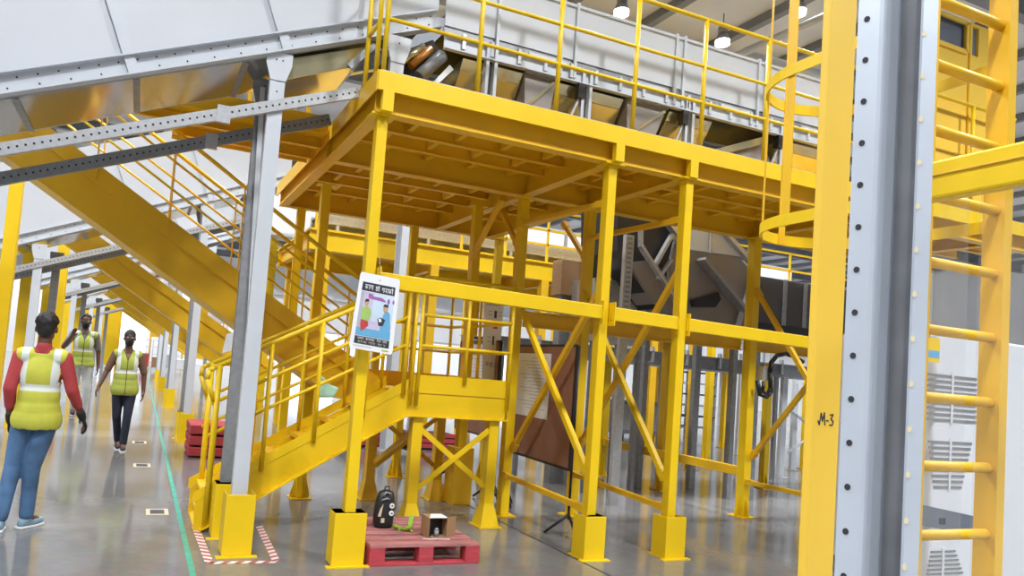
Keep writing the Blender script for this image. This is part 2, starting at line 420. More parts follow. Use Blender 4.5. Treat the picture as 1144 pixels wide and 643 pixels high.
while x < DX1-0.2:
    for j in range(len(ys)-1):
        if ys[j] >= R2 and x > 4.6: continue
        off = 0.12 if j % 2 else 0
        if min(abs(x+off-q) for q in (1.53, 3.66, 4.47, 6.87, 8.9)) < 0.09: continue
        MB().bar((x+off, ys[j]+0.035, DZ-0.075), (x+off, ys[j+1]-0.035, DZ-0.075), 0.045, 0.10).build('joist', M['yellow2'], deck)
    x += 0.46; k += 1
# toe strip on the deck edge
MB().box(DX0+0.03, DX1, FY+0.015, FY+0.022, DZ-0.005, DZ+0.012).build('toe_board', M['galv'], deck)

# deck railing
def railing(name, label, pts, posts, zs, z0, r=0.017, rp=0.02, matl='yellow', loc=None):
    t = thing(name, label, 'railing', loc or (pts[0][0], pts[0][1], z0))
    for p in posts: MB().tube((p[0], p[1], p[2] if len(p) > 2 else z0), (p[0], p[1], (p[3] if len(p) > 3 else zs[0])), rp, 10).build('post', M[matl], t)
    for i, z in enumerate(zs):
        MB().path([(q[0], q[1], z) for q in pts], r*(1.15 if i == 0 else 0.9), 10).build('top_rail' if i == 0 else 'mid_rail', M[matl], t)
    return t
railing('guard_railing', 'yellow tube railing along the front edge of the raised deck', [(1.50, FY+0.04), (9.15, FY+0.04)],
        [(x, FY+0.04) for x in (1.505, 2.29, 3.02, 3.80, 4.56, 5.33, 6.1, 6.87, 7.63, 8.4, 9.12)], (4.86, 4.42, 4.08), DZ-0.008)
railing('guard_railing', 'short yellow tube railing on the left edge of the raised deck', [(1.475, FY+0.13), (1.475, 5.28)],
        [(1.475, FY+0.13), (1.475, 5.26)], (4.86, 4.42, 4.08), DZ-0.008)

# columns ----------------------------------------------------------
def column(x, y, top, label, w=0.085, flare=False, matl='yellow', cap=True, base=True, group=None):
    t = thing('steel_column', label, 'column', (x, y, 0), group)
    s = MB(); s.box(x-w/2, x+w/2, y-w/2, y+w/2, 0.012, top); s.build('shaft', M[matl], t, 0.006)
    if base:
        s = MB(); s.box(x-0.11, x+0.11, y-0.11, y+0.11, 0.0, 0.012); s.build('base_plate', M[matl], t)
    if flare:
        for a in range(4):
            s = MB(); dx, dy = ((1,0),(-1,0),(0,1),(0,-1))[a]; h = w/2
            n = V((-dy, dx, 0))*0.005; c = V((x, y, 0)); d = V((dx, dy, 0))
            s.prism([c+d*(h-0.002)-n+V((0,0,0.012)), c+d*(h+0.06)-n+V((0,0,0.012)), c+d*(h+0.055)-n+V((0,0,0.04)), c+d*(h-0.002)-n+V((0,0,0.26))], n*2)
            s.build('gusset', M[matl], t)
    if cap:
        s = MB(); s.box(x-0.1, x+0.1, y-0.075, y+0.075, top, top+0.012); s.build('cap_plate', M[matl], t)
    return t
def guard(x, y, label, w=0.25, d=0.2, h=0.36, t=0.008):
    g = thing('column_guard', label, 'column guard', (x, y, 0))
    s = MB(); P = [(x-w/2, y+d/2), (x-w/2, y-d/2), (x+w/2, y-d/2), (x+w/2, y+d/2), (x+w/2-t, y+d/2), (x+w/2-t, y-d/2+t), (x-w/2+t, y-d/2+t), (x-w/2+t, y+d/2)]
    s.prism([(p[0], p[1], 0.01) for p in P], (0, 0, h-0.01)); s.build('shield', M['yellow'], g, 0.004)
    s = MB(); s.box(x-w/2-0.04, x+w/2+0.04, y-d/2-0.03, y-d/2+0.02, 0, 0.009); s.build('foot_plate', M['yellow'], g)
    return g
ct = DZ-0.18-0.12-0.012
column(1.55, 4.98, ct, 'bright yellow column at the near left corner of the deck, poster hanging on it')
column(3.66, 4.97, ct, 'bright yellow front column in the middle, left of the pair with crossed braces')
column(4.47, 4.93, ct, 'bright yellow front column right of the middle pair of columns')
column(6.87, 4.95, ct, 'yellow front column mostly hidden behind the thick yellow post')
def stub(x, y): MB().box(x-0.045, x+0.045, FY-0.008, FY+0.05, ct+0.012, DZ-0.13).build('column_head', M['yellow'], deck, 0.003)
for x in (1.55, 3.66, 4.47, 6.87): stub(x, 0)
guard(1.55, 4.985, 'yellow folded steel guard at the foot of the poster column, beside the red pallet', 0.245, 0.16, 0.385)
guard(3.66, 4.95, 'yellow folded steel guard at the foot of the middle front column', 0.205, 0.18)
guard(4.47, 4.91, 'yellow folded steel guard at the foot of the right one of the middle columns', 0.215, 0.18)
column(1.72, 7.32, ct, 'shaded yellow column behind the lower stair flight with flared foot', flare=True, w=0.10)
column(3.70, 6.50, ct, 'shaded yellow column just right of the stair landing', w=0.10)
column(4.53, 6.46, ct, 'shaded yellow column behind the right middle front column', w=0.10)
column(6.87, 6.36, ct, 'shaded yellow column in front of the grey tank, right side', w=0.11, flare=True)
t = column(3.45, 7.1, ct, 'wide shaded yellow column with boxed foot behind the stair landing', w=0.10)
MB().box(3.33, 3.57, 6.98, 7.2, 0, 0.62).build('boxed_foot', M['yellow2'], t, 0.004)
column(3.30, 8.7, ct, 'slim shaded yellow column at the back edge of the deck', w=0.10, flare=True)
column(1.75, 8.7, ct, 'yellow column at the back left corner of the deck beyond the stair rails', w=0.10)
column(4.6, 8.7, ct, 'shaded yellow column at the back right of the deck', w=0.10, flare=True)

def brace(a, c, label, w=0.05, h=0.05, name='diagonal_brace', cat='brace', matl='yellow2'):
    s = MB(); a, c = V(a), V(c); d = (c-a).normalized()
    o = thing(name, label, cat, tuple(min((a, c), key=lambda q: q.z)))
    s.bar(a, c, w, h); s.build('bar', M[matl], o, 0.004)
    n = V((1,0,0)) if abs(d.x) < 0.5 else V((0,1,0))
    for p, q in ((a, d), (c, -d)):
        u = V((0,0,1)) if abs(d.z) < 0.9 else V((1,0,0))
        s = MB(); s.bar(p-q*0.02, p+q*0.09, w*1.25 if abs(n.x) else 0.012, w*1.25); s.build('end_plate', M[matl], o)
    return o
# bracing between the front row and the second row
x = 3.66
brace((x, 6.43, 2.28), (x, 5.03, 0.70), 'yellow diagonal brace falling towards the middle front column, bright lower half', matl='yellow')
brace((x+0.08, 5.04, 2.38), (x+0.08, 6.44, 0.70), 'yellow diagonal brace falling away from the middle front column, in front of the brown board')
brace((x, 6.44, 3.08), (x, 5.03, 3.03), 'short level yellow tie high up under the deck behind the middle front column', name='tie_bar', cat='tie bar')
brace((x, 6.44, 0.43), (x, 5.03, 0.39), 'level yellow tie near the floor running back from the middle front column', name='tie_bar', cat='tie bar')
x = 4.47
brace((x, 6.4, 2.42), (x, 5.0, 0.66), 'yellow diagonal brace falling towards the right middle front column, bright lower half', matl='yellow')
brace((x+0.08, 5.0, 2.62), (x+0.08, 6.4, 0.78), 'yellow diagonal brace falling away from the right middle front column')
brace((x, 6.4, 3.03), (x, 5.0, 3.0), 'short level yellow tie high up behind the right middle front column', name='tie_bar', cat='tie bar')
brace((x, 6.4, 0.46), (x, 5.0, 0.41), 'level yellow tie near the floor running back from the right middle front column', name='tie_bar', cat='tie bar')
x = 6.87
brace((x, 6.3, 2.71), (x, 5.02, 0.92), 'shaded diagonal brace left of the thick post, falling right in front of the tank')
brace((x+0.055, 6.3, 0.72), (x+0.055, 5.02, 2.35), 'shaded diagonal brace left of the thick post, rising right above the low tie')
brace((x, 6.3, 0.42), (x, 5.02, 0.43), 'level shaded tie near the floor just left of the thick yellow post', name='tie_bar', cat='tie bar')
brace((3.70, 6.98, 3.30), (3.70, 6.56, 2.86), 'small yellow knee brace under the deck beside the column right of the landing')
brace((3.40, 7.05, 2.75), (3.42, 6.5, 3.30), 'small yellow knee brace under the deck above the landing, leaning right')
brace((4.55, 7.0, 3.30), (4.55, 6.5, 2.80), 'small yellow knee brace under the deck left of the right middle columns')
# long level tie beams
o = thing('tie_beam', 'long bright yellow level beam across the front columns at poster height', 'beam', (1.6, 4.9, 2.04))
for x0, x1 in ((1.595, 3.615), (3.705, 4.425), (4.515, 6.825), (6.92, 9.0)):
    MB().bar((x0, 4.90, 2.165-0.021*(x0-1.6)-0.06), (x1, 4.90, 2.165-0.021*(x1-1.6)-0.06), 0.06, 0.115).build('beam_length', M['yellow'], o, 0.006)
    for x in (x0+0.012, x1-0.012): MB().box(x-0.006, x+0.006, 4.855, 4.945, 2.0-0.02*(x-1.6), 2.2-0.02*(x-1.6)).build('joint_plate', M['yellow'], o)
o = thing('tie_beam', 'brown shaded level beam along the second row of columns, just under the front beam', 'beam', (3.75, 6.45, 2.0))
for x0, x1 in ((3.755, 4.475), (4.585, 6.81), (6.93, 9.0)): MB().chan((x0, 6.45, 2.07), (x1, 6.45, 2.07), 0.07, 0.17, 0.01).build('beam_length', M['yellow2'], o, 0.003)
brace((6.87, 6.42, 0.53), (6.87, 9.05, 0.53), 'level yellow tie near the floor running far back from the column by the grey tank', 0.06, 0.11, name='tie_bar', cat='tie bar')
column(6.87, 9.1, 3.2, 'shaded yellow column at the far end of the low tie behind the column by the tank', w=0.12, flare=True, cap=False)
# ================================================================== stair tower
S1F, S1B = 6.0, 6.62
seam1 = lambda x: 0.86+0.575*(x-1.64)
low1 = lambda x: 0.29+0.6*(x-1.04)
top1 = lambda x: 0.65+0.58*(x-1.11)
LX0, LX1, LZ = 2.34, 3.37, 1.243
def make_lower():
    t = thing('stair_flight', 'lower yellow stair flight climbing right from the floor to the landing', 'stairs', (0.55, 6.3, 0))
    for y, s in ((S1F, 1), (S1B, -1)):
        b = MB(); xa, xb = 0.55, LX0
        b.prism([(xa, y, 0.0), (xa+0.05, y, 0.0), (xb, y, 1.02), (xb, y, seam1(xb)), (xa, y, seam1(xa))], (0, 0.012*s, 0))
        b.profile((xa+0.05, y, 0.004), (xb, y, 1.024), [(0,-0.0),(0.06*s,-0.0),(0.06*s,0.01),(0,0.01)])
        b.build('stringer', M['yellow'], t)
        b = MB(); b.prism([(xa-0.02, y-0.006*s, seam1(xa-0.02)+0.004), (xb, y-0.006*s, seam1(xb)+0.004), (xb, y-0.006*s, top1(xb)), (xa-0.02, y-0.006*s, top1(xa-0.02))], (0, 0.006*s, 0))
        b.build('kick_plate', M['yellow'], t)
        for k, x in enumerate((0.64, 1.06, 1.49, 1.92, 2.29)):
            zt = 1.34+0.53*(x-0.6)
            MB().tube((x, y-0.012*s, seam1(x)-0.03 if k else 0.02), (x, y-0.012*s, zt), 0.02 if k else 0.026, 10).build('post', M['yellow'], t)
        for i, dz in enumerate((0, -0.30, -0.56)):
            z0, z1 = 1.34+0.53*(0.60-0.6)+dz, 1.34+0.53*(2.3-0.6)+dz
            MB().tube((0.60, y-0.012*s, z0), (2.3, y-0.012*s, z1), 0.021 if i == 0 else 0.015, 10).build('handrail' if i == 0 else 'mid_rail', M['yellow'], t)
        MB().path([(0.60, y-0.012*s, 1.34), (0.56, y-0.012*s, 1.315), (0.55, y-0.012*s, 1.24), (0.62, y-0.012*s, 1.06)], 0.02, 8).build('rail_return', M['yellow'], t)
    for k in range(7):
        z = LZ*(k+1)/8; x = 0.56+(z-0.1)/0.575*1.0
        x = 1.64+(z-0.05-0.86)/0.575
        b = MB(); b.box(max(x, 0.57), x+0.27, S1F+0.013, S1B-0.013, z-0.035, z); b.build('tread', M['yellow2'], t)
    b = MB(); b.prism([(0.56, S1F+0.013, 0.0), (0.63, S1F+0.013, 0.0), (LX0, S1F+0.013, 1.03), (LX0, S1F+0.013, 1.045), (0.56, S1F+0.013, 0.014)], (0, S1B-S1F-0.026, 0)); b.build('underside_pan', M['yellow2'], t)
    return t
make_lower()
# landing
t = thing('stair_landing', 'yellow half-way stair landing on four flared legs with railing', 'stair landing', (2.85, 6.7, 0))
LB = 7.42
b = MB(); b.box(LX0+0.002, LX1, S1F, LB, LZ-0.02, LZ); b.build('floor_plate', M['yellow2'], t)
for a, c in (((LX0+0.002, S1F, 0), (LX1, S1F+0.012, 0)), ((LX0+0.002, LB-0.012, 0), (LX1, LB, 0)), ((LX1-0.012, S1F+0.012, 0), (LX1, LB-0.012, 0)), ((LX0+0.002, S1F+0.012, 0), (LX0+0.014, LB-0.012, 0))):
    MB().box(a[0], c[0], a[1], c[1], 1.03, LZ-0.02).build('edge_beam', M['yellow'], t)
MB().box(LX0+0.002, LX1+0.03, S1F-0.03, S1F, 1.018, 1.03).build('bottom_flange', M['yellow'], t)
for q in ((LX0+0.01, LX1, S1F-0.008, S1F-0.002), (LX1+0.002, LX1+0.008, S1F, LB), (LX0+0.01, LX1, LB+0.002, LB+0.008)):
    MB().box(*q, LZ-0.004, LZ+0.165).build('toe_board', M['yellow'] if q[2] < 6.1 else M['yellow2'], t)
for x in (2.47, 3.27):
    for y in (S1F+0.06, LB-0.12):
        b = MB(); b.box(x-0.05, x+0.05, y-0.05, y+0.05, 0.2, 1.02)
        b.prism([(x-0.05, y-0.05, 0.2), (x+0.05, y-0.05, 0.2), (x+0.05, y+0.05, 0.2), (x-0.05, y+0.05, 0.2)], (0, 0, 0.001))
        b.add([(x-0.10, y-0.10, 0.012), (x+0.10, y-0.10, 0.012), (x+0.10, y+0.10, 0.012), (x-0.10, y+0.10, 0.012), (x-0.05, y-0.05, 0.22), (x+0.05, y-0.05, 0.22), (x+0.05, y+0.05, 0.22), (x-0.05, y+0.05, 0.22)],
              [(0,3,2,1),(4,5,6,7),(0,1,5,4),(1,2,6,5),(2,3,7,6),(3,0,4,7)])
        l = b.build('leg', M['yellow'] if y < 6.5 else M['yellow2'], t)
        MB().box(x-0.12, x+0.12, y-0.12, y+0.12, 0, 0.012).build('foot_plate', M['yellow'], l)
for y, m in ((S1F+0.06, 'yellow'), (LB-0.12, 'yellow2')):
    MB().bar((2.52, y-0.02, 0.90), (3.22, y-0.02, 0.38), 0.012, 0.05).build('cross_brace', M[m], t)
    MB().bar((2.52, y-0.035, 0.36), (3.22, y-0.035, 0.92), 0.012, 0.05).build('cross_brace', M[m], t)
for x in (2.47, 3.27):
    MB().bar((x+0.02, S1F+0.12, 0.9), (x+0.02, LB-0.18, 0.4), 0.012, 0.05).build('cross_brace', M['yellow2'], t)
for x, y in ((2.36, S1F-0.02), (2.42, S1F-0.02), (2.9, S1F-0.02), (3.375, S1F-0.02), (3.39, 6.7), (3.385, LB+0.02), (2.9, LB+0.02), (2.40, LB+0.02)):
    MB().tube((x, y, LZ-0.12 if abs(x-2.9) > 0.1 else LZ+0.1), (x, y, 2.32), 0.018, 10).build('post', M['yellow'], t)
for i, z in enumerate((2.32, 1.965, 1.675)):
    n = 'handrail' if i == 0 else 'mid_rail'
    MB().path([(2.42, S1F-0.02, z), (3.375, S1F-0.02, z), (3.39, 6.7, z), (3.385, LB+0.02, z), (2.36, LB+0.02, z)], 0.017, 10).build(n, M['yellow'], t)

# upper flight, turning back to the left above the walkway
F2F, F2B = 6.75, 7.38
up2 = lambda x: 2.25-0.612*(x-0.81)
def make_upper():
    t = thing('stair_flight', 'long shaded upper stair flight rising left above the walkway, nearest of the flights', 'stairs', (2.3, 7.0, 1.26))
    xa, xb = -1.75, LX0-0.02
    for y, s in ((F2F, 1), (F2B, -1)):
        b = MB(); b.chan((xb, y, up2(xb)-0.085), (xa, y, up2(xa)-0.085), 0.06, 0.15, 0.01, side=s); b.build('stringer', M['yellow2'], t)
        for k, x in enumerate((2.1, 1.45, 0.8, 0.15, -0.5, -1.15)):
            MB().bar((x, y-0.012*s, up2(x)-0.14), (x, y-0.012*s, up2(x)+0.80), 0.034, 0.012, up=(1,0,0)).build('post', M['yellow2'], t)
        for i, dz in enumerate((0.80, 0.53, 0.27)):
            MB().tube((2.2, y-0.012*s, up2(2.2)+dz), (-1.3, y-0.012*s, up2(-1.3)+dz), 0.02 if i == 0 else 0.012, 10).build('handrail' if i == 0 else 'mid_rail', M['yellow'], t)
    b = MB(); b.prism([(xb, F2F+0.03, up2(xb)-0.13), (xa, F2F+0.03, up2(xa)-0.13), (xa, F2F+0.03, up2(xa)-0.50), (xb-0.45, F2F+0.03, up2(xb-0.45)-0.50), (xb, F2F+0.03, up2(xb)-0.28)], (0, F2B-F2F-0.06, 0)); b.build('underside_trough', M['yellow2'], t, 0.004)
    for k in range(16):
        x = xb-0.12-k*0.25
        if x < xa+0.1: break
        MB().box(x-0.13, x+0.1, F2F+0.013, F2B-0.013, up2(x)-0.12, up2(x)-0.09).build('tread', M['yellow2'], t)
    return t
upper = make_upper()

# walkway joining the deck on its left side
t = thing('walkway', 'shaded yellow walkway slab left of the deck with a yellow railing, below the conveyor', 'walkway', (1.4, 6.5, 3.55))
WX, WF, WK = -0.55, 6.26, 6.70
b = MB(); b.box(WX, DX0-0.02, WF, WK, 3.58, 3.62); b.box(0.1, DX0-0.02, WK, 7.1, 3.58, 3.62); b.build('floor_plate', M['yellow2'], t)
b = MB(); b.box(WX, DX0-0.02, WF-0.015, WF, 3.56, 3.72); b.build('fascia', M['yellow2'], t)
b = MB(); b.box(0.1, DX0-0.02, 7.1, 7.115, 3.50, 3.70); b.build('fascia', M['yellow2'], t)
MB().chan((WX, 6.5, 3.53), (DX0-0.02, 6.5, 3.53), 0.05, 0.10, 0.008).build('cross_beam', M['yellow2'], t)
MB().chan((0.1, 6.9, 3.53), (DX0-0.02, 6.9, 3.53), 0.05, 0.10, 0.008).build('cross_beam', M['yellow2'], t)
for x in (0.2, 0.8, 1.4): MB().bar((x, 7.07, 3.6), (x, 7.07, 4.55), 0.04, 0.04).build('post', M['yellow'], t)
for z in (4.55, 4.25, 3.95): MB().bar((0.1, 7.07, z), (1.44, 7.07, z), 0.03, 0.03).build('mid_rail' if z < 4.5 else 'top_rail', M['yellow'], t)
# ================================================================== conveyors
CF, CB = 5.35, 6.15
ft = lambda x: 3.23+0.405*(x+1.02)
SL = V((1, 0, 0.405)).normalized(); NP = V((-SL.z, 0, SL.x))
def make_incline(xa, xb, label):
    t = thing('inclined_conveyor', label, 'conveyor', (xb, 5.75, ft(xb)-0.15))
    for y, s in ((CF, 1), (CB, -1)):
        a, c = V((xa, y, ft(xa)-0.07)), V((xb, y, ft(xb)-0.07))
        b = MB(); b.chan(a, c, 0.06, 0.15, 0.012, side=s)
        b.profile(a+NP*0.07, c+NP*0.07, [(-0.035*s,-0.006),(0.02*s,-0.006),(0.02*s,0.006),(-0.035*s,0.006)])
        b.profile(a-NP*0.07, c-NP*0.07, [(-0.035*s,-0.008),(0.02*s,-0.008),(0.02*s,0.008),(-0.035*s,0.008)])
        if s == 1:
            b.holes(a+NP*0.035, c+NP*0.035, (0,-0.013,0), (0,-1,0), 0.13, 0.007, 1); b.holes(a-NP*0.03, c-NP*0.03, (0,-0.013,0), (0,-1,0), 0.2, 0.007, 1)
        b.build('side_frame', [M['white_steel'], M['hole']], t)
        b = MB(); p0 = V((xa, y, ft(xa)+0.012)); p1 = V((xb, y, ft(xb)+0.012))
        b.prism([p0, p1, p1+V((0,0,1.15)), p0+V((0,0,1.15))], (0, 0.02*s, 0)); b.build('side_panel', M['panel'], t)
        x = -0.22
        while x < xb-0.2:
            if x > xa+0.1:
                p = V((x, y-0.012*s, ft(x)-0.13)); MB().bar(p, p+NP*1.0, 0.075, 0.05, up=(0,1,0)).build('panel_post', M['white_steel'], t)
            x += 1.07
        x = xa+0.12
    b = MB(); b.prism([(xa, CF+0.06, ft(xa)+0.02), (xb, CF+0.06, ft(xb)+0.02), (xb, CF+0.06, ft(xb)+0.05), (xa, CF+0.06, ft(xa)+0.05)], (0, CB-CF-0.12, 0)); b.build('belt', M['belt'], t)
    b = MB(); z = -0.155; b.prism([(xa, CF+0.01, ft(xa)+z), (xb-0.75, CF+0.01, ft(xb-0.75)+z), (xb-0.75, CF+0.01, ft(xb-0.75)+z-0.012), (xa, CF+0.01, ft(xa)+z-0.012)], (0, CB-CF-0.02, 0)); b.build('underside_pan', M['mirror'], t)
    x = xa+0.9
    while x < xb-0.9:
        MB().bar((x, CF+0.01, ft(x)-0.174), (x, CB-0.01, ft(x)-0.174), 0.05, 0.008).build('pan_seam', M['galv_dark'], t); x += 0.75
    return t
inc = make_incline(-2.6, 2.09, 'white sided inclined conveyor at the top left, nearest of the row')
# hopper pan under its upper end
t = thing('drip_hopper', 'yellowish steel hopper pan below the upper end of the nearest inclined conveyor', 'hopper', (1.1, 5.7, 3.6))
b = MB(); b.prism([(0.88, CF+0.03, ft(0.88)-0.19), (1.56, CF+0.03, ft(1.56)-0.19), (1.40, CF+0.03, 3.86), (1.30, CF+0.03, 3.82), (0.88, CF+0.03, 3.64)], (0, 0.7, 0)); b.build('pan', M['bronze'], t, 0.004)
MB().bar((1.36, CF+0.01, 3.85), (1.56, CF+0.01, 4.08), 0.02, 0.05).build('rim', M['galv_dark'], t)
# head drum between the incline and the level run
t = thing('drive_head', 'dark conveyor drive head with rollers where the incline meets the level run', 'conveyor drive', (1.95, 5.7, 3.75))
b = MB(); b.prism([(1.68, CF+0.05, 4.02), (2.08, CF+0.05, 4.27), (2.16, CF+0.05, 4.19), (1.98, CF+0.05, 3.80), (1.86, CF+0.05, 3.70), (1.66, CF+0.05, 3.8)], (0, 0.7, 0)); b.build('housing', M['belt'], t, 0.004)
for k, (a, c, m, r) in enumerate((((1.80, 3.98), (1.98, 4.17), 'bronze', 0.028), ((1.88, 3.97), (2.05, 4.16), 'orange_belt', 0.034), ((1.96, 3.90), (2.16, 4.13), 'galv_dark', 0.055))):
    MB().tube((a[0], CF+0.0, a[1]), (c[0], CF+0.0, c[1]), r, 16).build('roller', M[m], t)
MB().sheet([(1.98, CF-0.02, 3.74), (2.02, CF-0.02, 3.74), (2.26, CF-0.02, 4.02), (2.22, CF-0.02, 4.05)], 0.02).build('guide_plate', M['galv'], t)

# level conveyor running along the deck
LV0, LV1 = 2.14, 6.95
t = thing('level_conveyor', 'long level conveyor with tall white side panels running above the deck', 'conveyor', (2.2, 5.75, 3.84))
FZ0, FZ1 = 4.15, 4.33
for y, s in ((CF-0.05, 1), (CB, -1)):
    b = MB(); b.chan((LV0, y, 4.22), (LV1, y, 4.22), 0.05, 0.13, 0.01, side=s)
    b.box(LV0, LV1, min(y, y-0.02*s), max(y, y-0.02*s), 4.275, 4.285)
    b.build('side_frame', [M['white_steel'], M['hole']], t)
    b = MB(); b.box(LV0, LV1, min(y+0.012*s, y+0.03*s), max(y+0.012*s, y+0.03*s), 4.285, 4.37); b.build('side_strip', M['galv_dark'], t)
    b = MB(); b.box(LV0, LV1, min(y, y+0.02*s), max(y, y+0.02*s), 4.37, 4.86); b.build('side_panel', M['panel'], t)
    MB().bar((LV0, y, 4.87), (LV1, y, 4.87), 0.035, 0.025).build('panel_cap', M['white_steel'], t)
x = LV0+0.01; k = 0
for x in (2.62, 3.27, 3.42, 4.56, 4.66, 5.63, 5.73, 6.8): MB().box(x, x+0.028, CF-0.075, CF-0.052, 4.2, 4.90).build('panel_post', M['white_steel'], t)
for k in range(17):
    x = LV0+0.16+k*0.27
    MB().box(x, x+0.03, CF-0.085, CF-0.06, 4.19, 4.32).build('bracket', M['white_steel'] if k % 2 else M['galv'], t)
for k in range(4):
    x = 2.95+k*1.1; b = MB(); b.box(x, x+0.42, CF-0.078, CF-0.055, 4.292, 4.325); b.build('cover_strip', M['white_steel'], t)
b = MB(); b.box(LV0, LV1, CF, CB-0.05, 4.29, 4.31); b.build('belt', M['belt'], t)
level = t
# bottom pan, hanging on a slope under the frame
for x0, x1 in ((2.34, 2.93), (3.30, 4.02), (4.56, 5.1), (6.05, 6.9)):
    b = MB(); b.prism([(x0, CF-0.03, 4.14), (x0, CF+0.02, 4.06), (x0, CF+0.02, 4.05), (x0, CF+0.12, 3.92), (x0, CB-0.1, 3.88), (x0, CB-0.05, 4.15)], (x1-x0, 0, 0)); b.build('bottom_pan', M['bronze'], t, 0.004)
def chute(label, x0, x1, z0, z1, taper):
    b = MB(); b.prism([(x0, CF-0.04, z1), (x1, CF-0.04, z1), (x1-taper, CF-0.04, z0), (x0+0.02, CF-0.04, z0)], (0, 0.6, 0)); c = b.build('chute', M['grey_panel'], level, 0.004)
    MB().bar((x0, CF-0.05, z1-0.01), (x1, CF-0.05, z1-0.01), 0.03, 0.03).build('rim', M['galv_dark'], c)
    MB().bar((x0+0.05, CF-0.05, z0+0.02), (x1-0.03, CF-0.05, z1-0.04), 0.012, 0.03).build('stiffener', M['bronze'], c)
    return c
chute('small grey chute under the level conveyor left of the tall railing post', 2.94, 3.27, 3.84, 4.157, 0.05)
chute('small grey chute with slanted stiffener under the level conveyor near the middle', 4.05, 4.52, 3.80, 4.157, 0.14)
c = thing('chute', 'grey wedge shaped chute with rounded back above the right part of the deck edge', 'chute', (5.6, 5.6, 3.66))
b = MB(); b.prism([(5.12, CF-0.05, 3.86), (5.80, CF-0.05, 4.13), (5.80, CF-0.05, 4.06), (5.72, CF-0.05, 4.02), (5.3, CF-0.05, 3.86)], (0, 0.6, 0)); b.build('tray', M['bronze'], c)
b = MB(); n = 9; pts = [(5.15, CF, 3.80), (5.73, CF, 4.06)]+[(5.73+0.24*math.sin(i/n*PI/2), CF, 4.06-0.4*(1-math.cos(i/n*PI/2))) for i in range(1, n+1)]+[(5.15, CF, 3.66)]
b.prism(pts, (0, 0.55, 0)); b.build('body', M['grey_panel'], c, 0.003)
# supports of the level conveyor, standing on the deck
for x, l in ((3.60, 'pair of white uprights with black clamp under the level conveyor, by the second railing post'), (4.80, 'pair of white uprights with black clamp under the level conveyor, by the fourth railing post'),
             (2.62, 'pair of white uprights under the level conveyor, left part near the drive head'), (6.05, 'pair of white uprights under the level conveyor, just left of the ladder cage')):
    s = thing('conveyor_support', l, 'conveyor support', (x, 5.35, DZ-0.008))
    for q in (-0.055, 0.025): MB().chan((x+q, CF-0.06, DZ+0.006), (x+q, CF-0.06, 4.26), 0.03, 0.05, 0.006, up=(0,1,0)).build('upright', M['white_steel'], s)
    b = MB(); b.bar((x-0.01, CF-0.02, DZ+0.006), (x-0.01, CF-0.02, 4.15), 0.03, 0.01); b.build('slotted_web', M['galv_dark'], s)
    MB().box(x-0.1, x+0.1, CF-0.1, CF+0.05, DZ-0.008, DZ+0.006).build('foot_plate', M['white_steel'], s)
    if x > 3:
        MB().bar((x-0.25, CF-0.06, DZ+0.0), (x-0.06, CF-0.06, 4.12), 0.02, 0.02).build('stay', M['galv'], s)
        MB().box(x-0.13, x-0.06, CF-0.1, CF-0.03, 4.02, 4.15).build('clamp', M['black'], s)

# support posts of the inclined conveyor
def cpost(x, y, zt, label, z0=0, m='white_steel', flare=True, face=-1):
    t = thing('conveyor_post', label, 'post', (x, y, z0))
    b = MB(); b.chan((x, y, z0+0.01), (x, y, zt-0.05), 0.07, 0.115, 0.007, up=(1,0,0), side=1)
    b.holes((x-0.0, y, zt-0.35), (x, y, zt-0.08), (0,-0.0005,0), (0,-1,0), 0.07, 0.007, 1)
    b.build('shaft', [M[m], M['hole']], t, 0.002)
    if flare:
        b = MB(); b.prism([(x-0.06, y-0.008, zt-0.22), (x+0.06, y-0.008, zt-0.22), (x+0.10, y-0.008, zt-0.09), (x+0.10, y-0.008, zt), (x-0.10, y-0.008, zt), (x-0.10, y-0.008, zt-0.09)], (0, 0.007, 0))
        b.holes((x-0.05, y-0.009, zt-0.06), (x+0.05, y-0.009, zt-0.06), (0,0,0), (0,-1,0), 0.05, 0.007, 1)
        b.build('head_plate', [M[m], M['hole']], t, 0.002)
    MB().box(x-0.09, x+0.09, y-0.09, y+0.09, z0, z0+0.01).build('base_plate', M['galv'], t)
    return t
cpost(1.74, 5.28, 4.16, 'short white post with flared head on the deck, left of the drive head', z0=DZ-0.008)
p1 = cpost(0.80, CF-0.015, ft(0.8)-0.15, 'tall white post in front of the stairs, carrying the nearest inclined conveyor')
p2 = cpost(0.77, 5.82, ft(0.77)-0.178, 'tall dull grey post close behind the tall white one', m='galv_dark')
MB().profile((0.87, 5.80, 0.3), (0.75, 5.80, ft(0.75)-0.25), [(-0.02,-0.005),(0.02,-0.005),(0.02,0.005),(-0.02,0.005)]).build('stay_strip', M['white_steel'], p2)
g1 = guard(0.80, CF-0.02, 'yellow folded steel guard at the foot of the tall white post', 0.215, 0.22, 0.45)
g2 = guard(0.77, 5.83, 'yellow folded steel guard at the foot of the dull grey post', 0.20, 0.2, 0.43)
# perforated bracing channels
def strut(a, c, label, m, hgt=0.085):
    t = thing('perforated_strut', label, 'strut', tuple(a))
    a, c = V(a), V(c); b = MB(); b.chan(a, c, 0.04, hgt, 0.006, side=-1)
    b.holes(a, c, (0,-0.0005,0), (0,-1,0), 0.052, 0.0085, 1); b.build('channel', [M[m], M['hole']], t)
    d = (c-a); 
    for f in (0.70,): 
        p = a+d*f; MB().box(p.x-0.05, p.x+0.05, p.y-0.004, p.y+0.03, p.z-0.07, p.z+0.06).build('bracket', M['galv'], t)
    return t
s1 = strut((-1.95, 5.31, 2.35), (1.44, 5.31, 3.64), 'perforated light steel strut rising across the tall white post, front one of two', 'galv')
s2 = strut((-1.95, 6.12, 2.35), (1.42, 6.12, 3.66), 'perforated duller steel strut behind and below the front one', 'galv_dark', 0.10)
